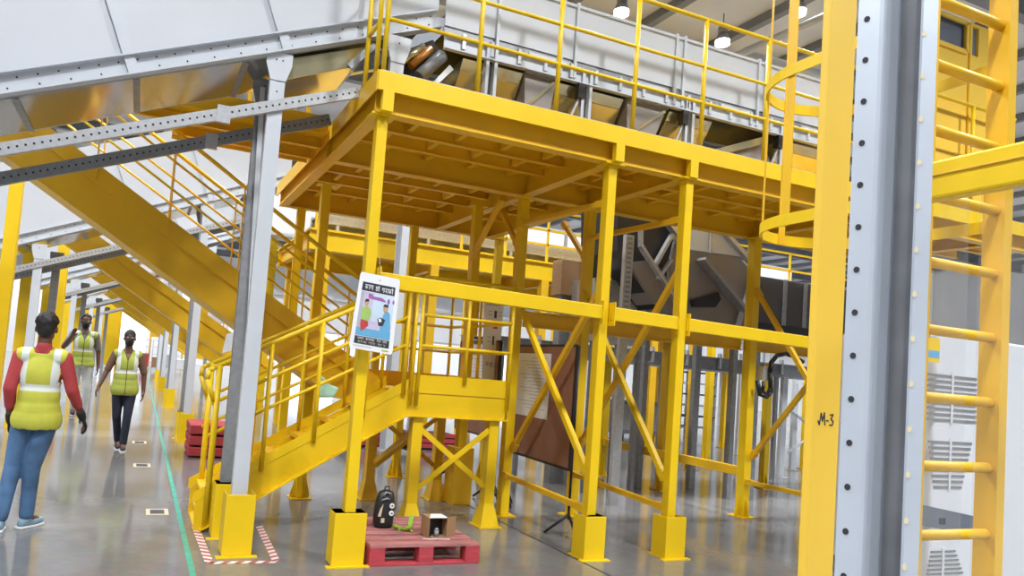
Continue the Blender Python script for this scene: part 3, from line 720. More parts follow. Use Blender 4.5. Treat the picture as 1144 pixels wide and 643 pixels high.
# the next bays along the walkway repeat the nearest one
BAY = 6.18
names = ['second', 'third', 'fourth', 'fifth', 'sixth']
for k in range(1, 6):
    o = (0.0, BAY*k, 0); n = names[k-1]
    copy_tree(inc, o, f'white sided inclined conveyor crossing the walkway, {n} from the camera')
    if k < 5:
        copy_tree(p1, o, f'white conveyor post beside the walkway, {n} along from the tall white one in front')
        copy_tree(p2, o, f'grey conveyor post beside the walkway, {n} along, just behind its white neighbour')
        copy_tree(g1, o, f'yellow guard at the foot of the {n} white conveyor post along the walkway')
        if k < 4: copy_tree(g2, o, f'yellow guard at the foot of the {n} grey conveyor post along the walkway')
        copy_tree(s1, o, f'perforated strut of the {n} conveyor along the walkway, front one')
        copy_tree(s2, o, f'perforated strut of the {n} conveyor along the walkway, rear one')
        copy_tree(upper, o, f'shaded upper stair flight further along the walkway, {n} from the camera')
# posts on the far side of the walkway, under the low ends
for k in range(0, 6):
    n = (['first']+names)[k]; y0 = CF+BAY*k
    if k == 0: continue
    zt = ft(-1.55)-0.19
    cpost(-1.5, y0-0.02, zt, f'white conveyor post left of the walkway, {n} bay, under the low end', flare=True)
    cpost(-1.35, y0+0.82, zt, f'grey conveyor post left of the walkway, {n} bay, behind the white one', m='galv_dark')
# ================================================================== foreground right
# thick yellow post lettered M-3
t = thing('steel_post', 'thick pale yellow post with M-3 written on it, in the right foreground', 'post', (2.0, 1.565, 0))
b = MB(); b.box(1.943, 2.062, 1.55, 1.580, 0, 4.6); b.build('shaft', M['yellow_pale'], t, 0.006)
ink = MB()
def stroke(pts, w=0.0045):
    for i in range(len(pts)-1):
        p, q = pts[i], pts[i+1]
        ink.bar((p[0], 1.5492, p[1]), (q[0], 1.5492, q[1]), 0.0006, w, up=(0,1,0)) if False else ink.prism(quad2(p, q, w), (0, 0.0008, 0))
def quad2(p, q, w):
    a, c = V((p[0], 1.5490, p[1])), V((q[0], 1.5490, q[1])); d = (c-a).normalized(); n = V((-d.z, 0, d.x))*w/2
    a = a-d*w*0.3; c = c+d*w*0.3
    return [a-n, c-n, c+n, a+n]
q = atY(912, 474, 1.55); mx, mz = q.x+0.012, q.z
stroke([(mx-0.006, mz+0.012), (mx, mz), (mx+0.006, mz+0.036), (mx+0.013, mz+0.012), (mx+0.02, mz+0.038), (mx+0.024, mz)])
stroke([(mx+0.030, mz+0.014), (mx+0.038, mz+0.014)])
stroke([(mx+0.044, mz+0.032), (mx+0.058, mz+0.034), (mx+0.050, mz+0.020), (mx+0.060, mz+0.012), (mx+0.056, mz+0.001), (mx+0.044, mz+0.001)])
ink.build('lettering', M['ink'], t)

# grey rack upright, nearest thing
t = thing('rack_upright', 'tall galvanised rack upright with rows of round holes, nearest thing on the right', 'rack upright', (0.79, 0.58, 0))
# profile laid out across the line of sight of a person standing at the stairs: two front flanges and a folded recess
UA, WA = V((0.60, -0.80, 0)), V((0.80, 0.60, 0))
def rk(u, w): p = V((0.76, 0.57, 0))+UA*u+WA*w; return (p.x, p.y)
P = [rk(*q) for q in ((0,0), (0.0215,0), (0.0255,0.0015), (0.033,0.010), (0.045,0.032), (0.0655,0.036), (0.0612,0.004), (0.0632,0), (0.0768,0))]
T = 0.0025
n = len(P); back = []
for i, p in enumerate(P):
    a = V(P[max(0, i-1)]+(0,)); c = V(P[min(n-1, i+1)]+(0,)); d = (c-a).normalized(); back.append((p[0]-d.y*T, p[1]+d.x*T))
b = MB()
for i in range(n-1):
    q = [P[i], P[i+1], back[i+1], back[i]]; b.cur = 3 if i in (4, 5) else 0; b.prism([(x, y, 0) for x, y in q], (0, 0, 3.4))  # recess faces get a darker steel that paints in their shade
b.cur = 1; z = 0.35
f0, f1 = rk(0.009, -0.0003), rk(0.0645, -0.0003)
while z < 3.3:
    b.disc((f0[0], f0[1], z), -WA, 0.0036, 14, 0.0004, 0.85); z += 0.05
b.cur = 2; z = 0.372
while z < 3.3:
    b.disc((f1[0], f1[1], z), -WA, 0.0038, 12, 0.0004, 0.55); z += 0.05
b.cur = 0
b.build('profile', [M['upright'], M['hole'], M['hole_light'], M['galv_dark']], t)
b = MB(); b.box(0.70, 0.90, 0.43, 0.62, 0, 0.006); b.build('foot_plate', M['galv'], t)

# caged ladder
t = thing('caged_ladder', 'yellow fixed ladder with hooped safety cage, behind the rack upright on the right', 'ladder', (3.46, 2.08, 0))
LY = 2.05
for x, n in ((3.19, 'l'), (3.76, 'r')):
    b = MB(); b.box(x-0.015, x+0.045, LY-0.02, LY+0.075, 0, 4.4); b.build('side_rail', M['yellow2'], t, 0.003)
k = 0; z = 0.30
zs = []
z = 3.06
while z > 0.15: zs.append(z); z -= 0.305
z = 3.06+0.305
while z < 4.3: zs.append(z); z += 0.305
for z in sorted(zs): MB().tube((3.19, LY+0.02, z), (3.80, LY+0.02, z), 0.024, 12).build('rung', M['yellow2'], t)
cx, cy, R = 3.45, 2.64, 0.395
def hoop(z):
    b = MB(); pts = [(3.055, LY+0.03)]
    for i in range(25):
        a = PI-PI*i/24; pts.append((cx+R*math.cos(a), cy+R*math.sin(a)*0.95))
    pts.append((3.845, LY+0.03))
    b.smooth = False
    for i in range(len(pts)-1):
        p, q = V((*pts[i], z)), V((*pts[i+1], z)); d = (q-p).normalized(); nn = V((-d.y, d.x, 0))*0.005
        b.prism([p-nn, q-nn, q+nn, p+nn], (0, 0, 0.06))
    for x in ((3.05, 3.19), (3.80, 3.85)): b.box(x[0], x[1], LY+0.02, LY+0.03, z, z+0.06)
    b.build('cage_hoop', M['yellow'], t)
for z in (2.37, 3.17, 3.97): hoop(z)
for a in (178, 128, 90, 52, 2):
    a = math.radians(a); p = V((cx+(R-0.008)*math.cos(a), cy+(R-0.008)*math.sin(a)*0.95, 0)); d = V((-math.sin(a), math.cos(a), 0)).normalized(); nn = V((d.y, -d.x, 0))*0.004
    w = 0.022
    MB().prism([p-d*w-nn+V((0,0,2.37)), p+d*w-nn+V((0,0,2.37)), p+d*w+nn+V((0,0,2.37)), p-d*w+nn+V((0,0,2.37))], (0, 0, 1.95)).build('cage_strap', M['yellow2'], t)

# level beam crossing towards the camera and its clear curtain
t = thing('cross_beam', 'broad bright yellow beam crossing in front of the ladder at the right edge', 'beam', (3.0, 1.4, 2.34))
zb0, zb1 = 2.345, 2.505
b = MB(); b.box(2.97, 3.05, 0.55, 1.98, zb0, zb1); b.build('box_section', M['yellow'], t, 0.012)
b = MB(); b.box(2.962, 2.970, 0.55, 1.98, zb0+0.095, zb0+0.101); b.build('seam', M['yellow_pale'], t)
b = MB(); b.box(2.965, 3.055, 1.98, 2.06, 0, 2.62); b.build('end_post', M['yellow2'], t, 0.006)
t = thing('strip_curtain', 'clear plastic sheet hanging below the broad yellow beam at the right edge', 'plastic curtain', (3.0, 1.4, 0.15))
def film(y0, y1, x, ph, name='sheet'):
    b = MB(); n = 14; vs = []
    for j in range(9):
        z = zb0-0.003-(zb0-0.25)*j/8
        for i in range(n+1):
            y = y0+(y1-y0)*i/n; vs.append((x+0.010*math.sin(i*1.1+ph+j*0.3), y, z))
    fs = [[j*(n+1)+i, j*(n+1)+i+1, (j+1)*(n+1)+i+1, (j+1)*(n+1)+i] for j in range(8) for i in range(n)]
    b.smooth = True; b.add(vs, fs); o = b.build(name, M['clear'], t)
    return o
film(1.74, 1.95, 2.985, 0); film(1.40, 1.70, 2.99, 1.3); film(0.9, 1.42, 2.975, 2.1)

# air cooler cabinet
t = thing('air_cooler', 'white cabinet air conditioner with three louvred grilles, behind the ladder at the right edge', 'air conditioner', (6.4, 3.9, 0))
ay = 3.6; s_ = 3.6
A = lambda px, py: atY(px, py, ay)
x0 = A(1042, 500).x; xm = A(1097, 500).x; x1 = 7.6
ztop = 2.07
b = MB(); b.box(x0, x1, ay, ay+0.8, 0.12, ztop); b.build('cabinet', M['acwhite'], t, 0.02)
b = MB(); b.box(x0+0.03, x1-0.03, ay+0.03, ay+0.77, 0, 0.12); b.build('plinth', M['slate'], t)
def grille(pts, n):
    b = MB(); (xa, za), (xb, zb_), (xc, zc), (xd, zd) = pts   # TL TR BR BL
    for k in range(n):
        f = (k+0.5)/n; l = xa+(xd-xa)*f; r_ = xb+(xc-xb)*f; z = za+(zd-za)*f
        b.box(l, r_, ay-0.006, ay-0.001, z-0.30*abs(za-zd)/n, z+0.12*abs(za-zd)/n)
    b.build('grille', M['grille'], t)
    b = MB(); xm_ = (xa+xb)/2; b.box(xm_-0.012, xm_+0.012, ay-0.008, ay-0.001, zd-0.01, za+0.01); b.build('grille_bar', M['acwhite'], t)
g = lambda *ps: [(A(*p).x, A(*p).z) for p in ps]
grille(g((1036,414), (1091,416), (1090,472), (1034,470)), 9)
grille(g((1036,489), (1086,493), (1073,548), (1043,546)), 9)
grille(g((1040,613), (1066,616), (1076,643), (1034,643)), 6)
b = MB(); q = [A(1028,563), A(1092,577), A(1091,594), A(1060,592), A(1028,586)]
b.prism([(p.x, ay-0.006, p.z) for p in q], (0, 0.005, 0)); b.build('badge_band', M['slate'], t)
q = [A(1048,578), A(1055,578), A(1055,585), A(1048,585)]
b = MB(); b.prism([(p.x, ay-0.009, p.z) for p in q], (0, 0.003, 0)); b.build('control_button', M['ink'], t)
q = A(1118, 480); b = MB(); b.box(q.x-0.06, q.x+0.05, ay-0.012, ay-0.001, q.z-0.45, q.z+0.55); b.build('side_bracket', M['galv'], t, 0.003)
# small things seen between the ladder and the cooler
t = thing('black_pipe', 'short black pipe with a white ring end lying on top of the white cabinet', 'pipe', (5.9, 3.8, 2.07))
MB().tube((5.45, 3.85, 2.13), (5.98, 3.85, 2.13), 0.055, 16).build('tube', M['black'], t)
MB().tube((5.98, 3.85, 2.13), (6.04, 3.85, 2.13), 0.06, 16, 0.06).build('ring', M['acwhite'], t)
MB().tube((6.035, 3.85, 2.13), (6.045, 3.85, 2.13), 0.03, 12).build('bore', M['black'], t)
t = thing('equipment_cabin', 'yellow sheet metal cabin with a window, up behind the ladder', 'cabin', (8.6, 5.6, 3.66))
cyb = 5.0
B = lambda px, py: atY(px, py, cyb)
p, q = B(1000, 60), B(1100, 60); zb_, zt_ = 3.72, 5.9
wl, wr, wz0, wz1 = B(1046, 30).x, B(1080, 30).x, B(1063, 53).z, B(1063, 20).z
dl, dr = B(1087, 30).x, B(1094, 30).x
b = MB()
for (xa, xb, za, zz) in ((p.x, wl, zb_, zt_), (wl, wr, zb_, wz0), (wl, wr, wz1, zt_), (wr, dl, zb_, zt_), (dl, dr, zb_, wz0), (dl, dr, wz1, zt_), (dr, q.x+0.15, zb_, zt_)): b.box(xa, xb, cyb, cyb+0.04, za, zz)
b.build('front_wall', M['yellow_pale'], t)
b = MB(); b.box(q.x+0.11, q.x+0.15, cyb+0.04, cyb+1.2, zb_, zt_); b.build('side_wall', M['yellow'], t)
b = MB(); b.box(wl, wr, cyb+0.03, cyb+0.036, wz0, wz1); b.box(dl, dr, cyb+0.03, cyb+0.036, wz0, wz1); b.build('window_pane', M['slate'], t)
b = MB()
for a, c in (((wl, wz0), (wr, wz0)), ((wl, wz1), (wr, wz1)), ((wl, wz0), (wl, wz1)), ((wr, wz0), (wr, wz1))): b.bar((a[0], cyb-0.01, a[1]), (c[0], cyb-0.01, c[1]), 0.05, 0.02, up=(0,1,0))
b.build('window_frame', M['yellow_pale'], t)
b = MB(); b.box((wr+dl)/2-0.01, (wr+dl)/2+0.01, cyb-0.015, cyb, zb_, zt_); b.build('door_edge', M['yellow2'], t)
b = MB(); b.box(p.x, q.x+0.15, cyb-0.02, cyb+1.2, 3.652, zb_); b.build('floor_plate', M['yellow2'], t)

# small yellow and teal sign plate beside the cooler
t = thing('sign_plate', 'small yellow plate with a teal strip beside the white cabinet, behind the ladder', 'sign', (5.6, 3.5, 1.6))
cc = [atY(a, c, 3.5) for a, c in ((1030,376),(1050,378),(1049,405),(1029,403))]
b = MB(); b.sheet(cc, 0.006); b.build('plate', M['yellow'], t)
def cm(u, v): return cc[0]*(1-u)*(1-v)+cc[1]*u*(1-v)+cc[2]*u*v+cc[3]*(1-u)*v
b = MB(); o = V((0,-0.004,0)); b.prism([cm(0.02,0.52)+o, cm(0.98,0.52)+o, cm(0.98,0.82)+o, cm(0.02,0.82)+o], (0,0.001,0)); b.build('strip', M['screen_blue'], t)
b = MB(); b.bar(cm(0.5,0)+V((0,0.01,0)), cm(0.5,0)+V((0,0.01,0.5)), 0.01); b.build('hanger', M['galv'], t)
# ================================================================== things around the stairs
# pallet
def make_pallet(ox, oy):
    t = thing('pallet', 'red stained wooden pallet on the floor in front of the stair landing', 'pallet', (ox, oy, 0))
    W, D = 0.90, 0.90
    for k in range(3):
        y = oy+(0, D/2-0.05, D-0.1)[k]
        MB().box(ox, ox+W, y, y+0.1, 0, 0.02).build('bottom_board', M['redwood'], t, 0.003)
    for x in (ox, ox+W/2-0.06, ox+W-0.12):
        for y in (oy, oy+D/2-0.05, oy+D-0.1): MB().box(x, x+0.12, y, y+0.1, 0.02, 0.118).build('block', M['redwood'], t, 0.003)
    for x in (ox, ox+W/2-0.06, ox+W-0.12): MB().box(x, x+0.12, oy, oy+D, 0.118, 0.134).build('stringer_board', M['redwood'], t, 0.003)
    for k in range(6):
        y = oy+k*(D-0.10)/5; MB().box(ox, ox+W, y, y+0.10, 0.134, 0.156).build('top_board', M['redwood_top'], t, 0.003)
    return t
PX, PY, PT = 1.71, 4.89, 0.156
make_pallet(PX, PY)
# backpack: black hydration type with round badges
bx, by = 1.985, 5.42
t = thing('backpack', 'small black upright backpack with two white round badges, standing on the red pallet', 'backpack', (bx, by, PT))
b = MB(); n = 20
def rings(b, secs, n=20):
    vs = []
    for (z, rx, ry, ox, oy) in secs:
        for i in range(n):
            a = 2*PI*i/n; c, s = math.cos(a), math.sin(a); e = 0.65
            vs.append((bx+ox+rx*math.copysign(abs(c)**e, c), by+oy+ry*math.copysign(abs(s)**e, s), PT+z))
    fs = [[j*n+i, j*n+(i+1) % n, (j+1)*n+(i+1) % n, (j+1)*n+i] for j in range(len(secs)-1) for i in range(n)]
    fs += [[i for i in range(n)][::-1], [(len(secs)-1)*n+i for i in range(n)]]
    b.smooth = True; b.add(vs, fs)
rings(b, [(0.001,0.068,0.05,0,0),(0.02,0.080,0.058,0,0),(0.10,0.084,0.060,0,0),(0.18,0.080,0.055,0.004,0),(0.24,0.072,0.048,0.008,0.004),(0.285,0.060,0.038,0.012,0.006),(0.30,0.03,0.022,0.012,0.006)])
b.build('body', M['black'], t)
b = MB()
for z in (0.185, 0.125): b.disc((bx+0.045, by-0.058, PT+z), (0.12,-1,0), 0.021, 16, 0.008)
b.build('badge', M['white'], t)
b = MB()
for z in (0.185, 0.125): b.disc((bx+0.047, by-0.066, PT+z), (0.12,-1,0), 0.008, 10, 0.003)
b.build('badge_centre', M['slate'], t)
b = MB(); b.prism([(bx-0.066, by-0.062, PT+0.10), (bx-0.045, by-0.064, PT+0.10), (bx-0.028, by-0.062, PT+0.195), (bx-0.05, by-0.06, PT+0.16)], (0, 0.02, 0)); b.prism([(bx-0.04, by-0.065, PT+0.05), (bx-0.012, by-0.066, PT+0.05), (bx-0.012, by-0.066, PT+0.085), (bx-0.04, by-0.065, PT+0.085)], (0, 0.02, 0)); b.build('pale_print', M['cream'], t)
b = MB(); b.path([(bx-0.03, by-0.05, PT+0.262), (bx-0.01, by-0.052, PT+0.292), (bx+0.035, by-0.045, PT+0.278)], 0.008, 8); b.path([(bx-0.045, by-0.052, PT+0.225), (bx+0.0, by-0.058, PT+0.243), (bx+0.02, by-0.055, PT+0.235)], 0.007, 8); b.build('buckle', M['galv_dark'], t)
b = MB(); b.path([(bx+0.0, by+0.01, PT+0.29), (bx+0.0, by+0.01, PT+0.325), (bx+0.04, by+0.01, PT+0.325), (bx+0.04, by+0.01, PT+0.285)], 0.006, 8); b.build('carry_loop', M['black'], t)
# lime webbing
t = thing('webbing_strap', 'lime green webbing strap lying between the backpack and the cardboard box', 'strap', (2.15, 5.3, PT))
b = MB(); pts = [(2.075,5.40,0.02),(2.09,5.33,0.02),(2.115,5.28,0.02),(2.14,5.25,0.03),(2.165,5.27,0.04),(2.185,5.31,0.06),(2.205,5.35,0.09),(2.22,5.37,0.105)]
for i in range(len(pts)-1):
    p, q = V(pts[i]), V(pts[i+1]); p.z += PT; q.z += PT; b.bar(p, q, 0.034, 0.010)
b.build('band', M['lime'], t)
b = MB(); pts = [(2.08,5.28,0.008),(2.11,5.36,0.012),(2.15,5.33,0.02),(2.17,5.22,0.015)]
for i in range(len(pts)-1):
    p, q = V(pts[i]), V(pts[i+1]); p.z += PT; q.z += PT; b.bar(p, q, 0.022, 0.006)
b.build('loose_end', M['lime'], t)
# open cardboard box, opening towards the left front
cxx, cyy = 2.46, 5.02
t = thing('cardboard_box', 'small open brown cardboard box on its side on the red pallet', 'box', (2.32, 5.1, PT))
t1 = 0.004
x0, x1, y0, y1, z0, z1 = 2.24, 2.40, 5.06, 5.22, PT+0.001, PT+0.155
b = MB(); b.box(x0, x1, y0, y1, z0, z0+t1); b.box(x0, x1, y0, y1, z1-t1, z1); b.box(x0, x0+t1, y0, y1, z0+t1, z1-t1); b.box(x1-t1, x1, y0, y1, z0+t1, z1-t1); b.box(x0+t1, x1-t1, y1-t1, y1, z0+t1, z1-t1)
b.build('carton', M['cardboard'], t)
b = MB(); b.box(x0+t1, x1-t1, y0+0.10, y0+0.12, z0+t1, z1-t1); b.box(x0+t1, x0+0.02, y0+0.01, y0+0.10, z0+t1, z1-t1); b.build('lining', M['black'], t)  # black panels set inside the carton
b = MB(); b.prism([(x1-0.002, y0, z0), (x1-0.002, y0, z1), (x1+0.10, y0+0.06, z1+0.004), (x1+0.10, y0+0.06, z0+0.002)], (0, 0.004, 0)); b.build('side_flap', M['cardboard'], t)
b = MB(); b.prism([(x0, y0, z1-0.002), (x1, y0, z1-0.002), (x1-0.03, y0+0.07, z1+0.012), (x0+0.04, y0+0.07, z1+0.012)], (0, 0, 0.004)); b.build('top_flap', M['white'], t)
b = MB(); b.tube((2.32, 5.09, z0+0.004), (2.32, 5.09, z0+0.05), 0.02, 12); b.ball((2.32, 5.09, z0+0.055), (0.018,)*3); solo(b.build('glass_bottle', M['galv_dark']), 'small round dark bottle standing inside the open cardboard box', 'bottle')
t = thing('cable', 'thin white cable lying on the pallet front edge by the cardboard box', 'cable', (2.25, 5.0, PT))
MB().path([(2.18, 5.03, PT+0.004), (2.24, 5.01, PT+0.004), (2.30, 5.02, PT+0.004), (2.40, 5.0, PT+0.004)], 0.004, 6).build('cord', M['white'], t)

# hanging safety poster ------------------------------------------------
t = thing('safety_poster', 'white bordered safety poster with a cartoon scene, hung on the near corner column', 'poster', (1.57, 4.84, 1.56))
TL, TR, BR, BL = V((1.445, 4.835, 2.14)), V((1.755, 4.835, 2.118)), V((1.735, 4.825, 1.555)), V((1.40, 4.825, 1.585))
def pt(u, v): return TL*(1-u)*(1-v)+TR*u*(1-v)+BR*u*v+BL*(1-u)*v
LAY = [0]
def patch(poly, m, name, lay):
    b = MB(); off = V((0, -0.0008*lay-0.0002, 0)); b.prism([pt(*p)+off for p in poly], (0, 0.0007, 0)); return b.build(name, M[m], t)
b = MB(); b.prism([pt(0,0.03), pt(0.03,0), pt(0.97,0), pt(1,0.03), pt(1,0.97), pt(0.97,1), pt(0.03,1), pt(0,0.97)], (0, 0.004, 0)); b.build('sheet', M['white'], t)
rect = lambda a, b_, c, d: [(a,b_),(c,b_),(c,d),(a,d)]
patch(rect(0.09,0.12,0.90,0.235), 'ink', 'title_band', 1)
patch(rect(0.09,0.245,0.90,0.82), 'lilac', 'picture_ground', 1)
patch(rect(0.40,0.25,0.90,0.62), 'printlight', 'picture_wall', 2)
patch(rect(0.09,0.72,0.90,0.82), 'screen_blue', 'picture_floor', 2)
patch(rect(0.09,0.25,0.17,0.72), 'printgrey', 'picture_pillar', 2)
patch(rect(0.09,0.83,0.90,0.93), 'ink', 'caption_band', 1)
patch([(0.27,0.26),(0.36,0.265),(0.40,0.29),(0.60,0.29),(0.70,0.32),(0.70,0.34),(0.28,0.325)], 'mauve', 'picture_bench', 3)
def blob(cu, cv, ru, rv, m, name, lay, n=12): patch([(cu+ru*math.cos(2*PI*i/n), cv+rv*math.sin(2*PI*i/n)) for i in range(n)], m, name, lay)
blob(0.77,0.325,0.035,0.04,'mauve','picture_drop',3); blob(0.89,0.32,0.025,0.03,'mauve','picture_drop',3)
patch([(0.15,0.47),(0.28,0.42),(0.36,0.46),(0.40,0.52),(0.34,0.63),(0.17,0.61)], 'printgreen', 'picture_jacket', 3)
blob(0.255,0.385,0.05,0.045,'printskin','picture_head',3); patch([(0.20,0.38),(0.22,0.34),(0.29,0.335),(0.31,0.365)], 'ink', 'picture_hair', 4)
patch([(0.17,0.61),(0.34,0.62),(0.36,0.68),(0.27,0.74),(0.20,0.76),(0.17,0.68)], 'printred', 'picture_legs', 3)
patch([(0.68,0.50),(0.75,0.44),(0.84,0.48),(0.88,0.68),(0.88,0.79),(0.62,0.78),(0.66,0.62)], 'screen_blue', 'picture_coat', 3)
blob(0.72,0.425,0.06,0.05,'printskin','picture_head',3); patch([(0.65,0.40),(0.68,0.365),(0.77,0.365),(0.79,0.40)], 'ink', 'picture_hair', 4)
patch([(0.55,0.57),(0.63,0.545),(0.74,0.57),(0.70,0.65),(0.60,0.66)], 'ink', 'picture_bag', 4)
patch([(0.57,0.565),(0.63,0.56),(0.66,0.60),(0.60,0.61)], 'white', 'picture_label', 5)
def glyphs(x, v, h, spec, m, lay):
    # strokes of the head-line letters: each letter is a list of pieces under one top bar
    for w, pieces in spec:
        patch(rect(x, v, x+w, v+h*0.16), m, 'lettering', lay)
        for (a, b_, c, d) in pieces: patch([(x+a*w, v+b_*h), (x+a*w+0.014, v+b_*h), (x+c*w+0.014, v+d*h), (x+c*w, v+d*h)], m, 'lettering', lay)
        x += w+(0.05 if w > 0 else 0)
KA = [(0.45,0,0.45,1),(0.05,0.55,0.45,0.35),(0.05,0.55,0.3,0.8),(0.45,0.4,0.85,0.5),(0.85,0.5,0.8,0.85)]
MA = [(0.7,0,0.7,1),(0.15,0,0.15,0.7),(0.15,0.7,0.7,0.65)]
SA = [(0.85,0,0.85,1),(0.3,0,0.3,0.55),(0.3,0.55,0.1,0.65),(0.1,0.65,0.4,1),(0.3,0.5,0.85,0.55)]
AA = [(0.55,0,0.55,1)]
PA = [(0.75,0,0.75,1),(0.15,0,0.2,0.6),(0.2,0.6,0.75,0.6)]
NA = [(0.75,0,0.75,1),(0.2,0.55,0.75,0.5),(0.15,0.55,0.3,0.75)]
E_ = [(0.5,0,0.5,1),(0.5,0,0.25,-0.3)]
def word(x, v, h, letters, w, m, lay):
    n = len(letters); patch(rect(x, v, x+w*n, v+h*0.15), m, 'lettering', lay)
    for i, L in enumerate(letters):
        for (a, b_, c, d) in L:
            xx = x+i*w; k = 0.012*h/0.075+0.004
            patch([(xx+a*w, v+b_*h), (xx+a*w+k, v+b_*h), (xx+c*w+k, v+d*h), (xx+c*w, v+d*h)], m, 'lettering', lay)
word(0.155, 0.150, 0.058, [KA, AA, MA], 0.068, 'white', 3)
word(0.415, 0.155, 0.058, [SA, E_], 0.052, 'white', 3)
word(0.575, 0.157, 0.058, [PA, NA, AA, KA, E_], 0.057, 'white', 3)
for v, ws in ((0.845, [(0.15, [NA,PA,E_]), (0.34, [KA,AA,MA,SA]), (0.60, [PA,AA]), (0.74, [MA,E_])]), (0.89, [(0.17, [KA,AA,NA,SA]), (0.42, [PA,E_,MA]), (0.63, [SA,AA]), (0.76, [NA])])):
    for x, L in ws: word(x, v, 0.026, L, 0.05, 'white' if v < 0.87 else 'cream', 3)
patch(rect(0.08,0.955,0.50,0.962), 'printgrey', 'fine_print', 2); patch(rect(0.74,0.955,0.90,0.975), 'printgreen', 'fine_print', 2)
blob(0.50,0.065,0.018,0.012,'printgrey','hanging_eyelet',2)
b = MB(); b.tube(pt(0.5,0.06)+V((0,0.006,0)), V((1.585, 4.846, 2.26)), 0.0025, 6); b.build('hanging_wire', M['galv_dark'], t)

# notice boards on tripod stands: they stand in a row running away from the camera
def board(x0, y0, x1, y1, z0, z1, label, paper):
    t = thing('notice_board', label, 'notice board', (x0, y0, 0))
    a, c = V((x0, y0, 0)), V((x1, y1, 0)); d = (c-a).normalized(); n = V((-d.y, d.x, 0))
    if n.x > 0: n = -n
    b = MB(); b.prism([a+V((0,0,z0)), c+V((0,0,z0)), c+V((0,0,z1)), a+V((0,0,z1))], n*0.012); b.build('panel', M['board'], t)
    for p, q in (((a, z0), (c, z0)), ((a, z1), (c, z1)), ((a, z0), (a, z1)), ((c, z0), (c, z1))):
        MB().bar(p[0]+V((0,0,p[1])), q[0]+V((0,0,q[1])), 0.025, 0.025).build('frame', M['blackmetal'], t)
    for p in (a, c):
        MB().tube(p+V((0,0,0.16))-n*0.02, p+V((0,0,z1))-n*0.02, 0.012, 8).build('pole', M['blackmetal'], t)
        for k in range(3):
            ang = k*2*PI/3+0.5; e = V((math.cos(ang)*0.20, math.sin(ang)*0.20, 0.012))
            MB().tube(p+V((0,0,0.20))-n*0.02, p+e, 0.013, 8).build('tripod_leg', M['blackmetal'], t)
    for (u0, u1, v0, v1) in paper:
        p0, p1 = a+(c-a)*u0, a+(c-a)*u1; o = n*0.0135
        b = MB(); b.prism([p0+V((0,0,z0+(z1-z0)*v0))+o, p1+V((0,0,z0+(z1-z0)*v0))+o, p1+V((0,0,z0+(z1-z0)*v1))+o, p0+V((0,0,z0+(z1-z0)*v1))+o], n*0.003); s = b.build('paper', M['white'], t)
        b = MB()
        for k in range(16):
            zz = z0+(z1-z0)*(v1-(v1-v0)*(k+1.5)/19); u2 = u0+(u1-u0)*(0.1+0.05*(k % 3)); u3 = u0+(u1-u0)*(0.55+0.12*((k*7) % 4)); q0, q1 = a+(c-a)*u2, a+(c-a)*u3; oo = n*0.0166
            b.prism([q0+V((0,0,zz))+oo, q1+V((0,0,zz))+oo, q1+V((0,0,zz+0.006))+oo, q0+V((0,0,zz+0.006))+oo], n*0.001)
        b.build('printing', M['printgrey'], t)
    return t
board(3.90, 5.63, 3.97, 6.98, 0.62, 1.80, 'brown notice board with a white sheet pinned to it, right of the landing', [(0.34, 0.86, 0.36, 0.93)])
board(3.98, 7.30, 4.06, 8.55, 0.70, 1.85, 'farther brown notice board on black tripod stand, behind the landing legs', [(0.12, 0.9, 0.30, 0.97)])
# tall paper sheets hanging on the landing rail
t = thing('paper_notice', 'tall white paper notice with small diagrams, on the right end of the landing', 'notice', (3.25, 7.4, 1.4))
q = [atY(541,333,7.40), atY(563,335,7.40), atY(556,428,7.40), atY(538,422,7.40)]
b = MB(); b.sheet(q, 0.004); b.build('sheet', M['white'], t)
def pq(u, v): return q[0]*(1-u)*(1-v)+q[1]*u*(1-v)+q[2]*u*v+q[3]*(1-u)*v
for (u, v, w, h, m) in ((0.12,0.06,0.7,0.02,'printgrey'),(0.55,0.14,0.13,0.09,'ink'),(0.25,0.15,0.2,0.01,'printgrey'),(0.25,0.19,0.2,0.01,'printgreen'),(0.75,0.15,0.18,0.01,'printgrey'),(0.75,0.19,0.18,0.01,'printgrey'),(0.5,0.33,0.25,0.03,'printred'),(0.52,0.45,0.09,0.11,'ink'),(0.22,0.47,0.22,0.01,'printgrey'),(0.22,0.52,0.22,0.01,'printgreen'),(0.72,0.5,0.2,0.06,'printgrey'),(0.2,0.78,0.18,0.05,'printgrey'),(0.45,0.77,0.15,0.06,'printgrey'),(0.68,0.78,0.15,0.05,'lilac')):
    o = V((0,-0.003,0)); b = MB(); b.prism([pq(u,v)+o, pq(u+w,v)+o, pq(u+w,v+h)+o, pq(u,v+h)+o], (0,0.0006,0)); b.build('diagram', M[m], t)
# green bag on the stairs, folded cap-like
t = thing('plastic_bag', 'pale green plastic bag lying on the lower stair flight', 'bag', (1.75, 6.2, 1.02))
p = atY(367, 436, 6.2)
b = MB(); b.prism([p+V((-0.10,0,-0.07)), p+V((0.06,0,-0.06)), p+V((0.10,0,0.03)), p+V((0.0,0,0.06)), p+V((-0.06,0,0.13)), p+V((-0.09,0,0.12)), p+V((-0.07,0,0.03))], (0, 0.1, 0)); b.build('bag', M['greenbag'], t, 0.02)
t = thing('paper_notice', 'blank white sheet tied to the grey post at the stair foot', 'notice', (0.74, 6.0, 1.5))
q = [atY(253,373,6.03), atY(262,371,6.03), atY(258,392,6.03), atY(248,394,6.03)]
b = MB(); b.sheet(q, 0.004); b.build('sheet', M['white'], t)
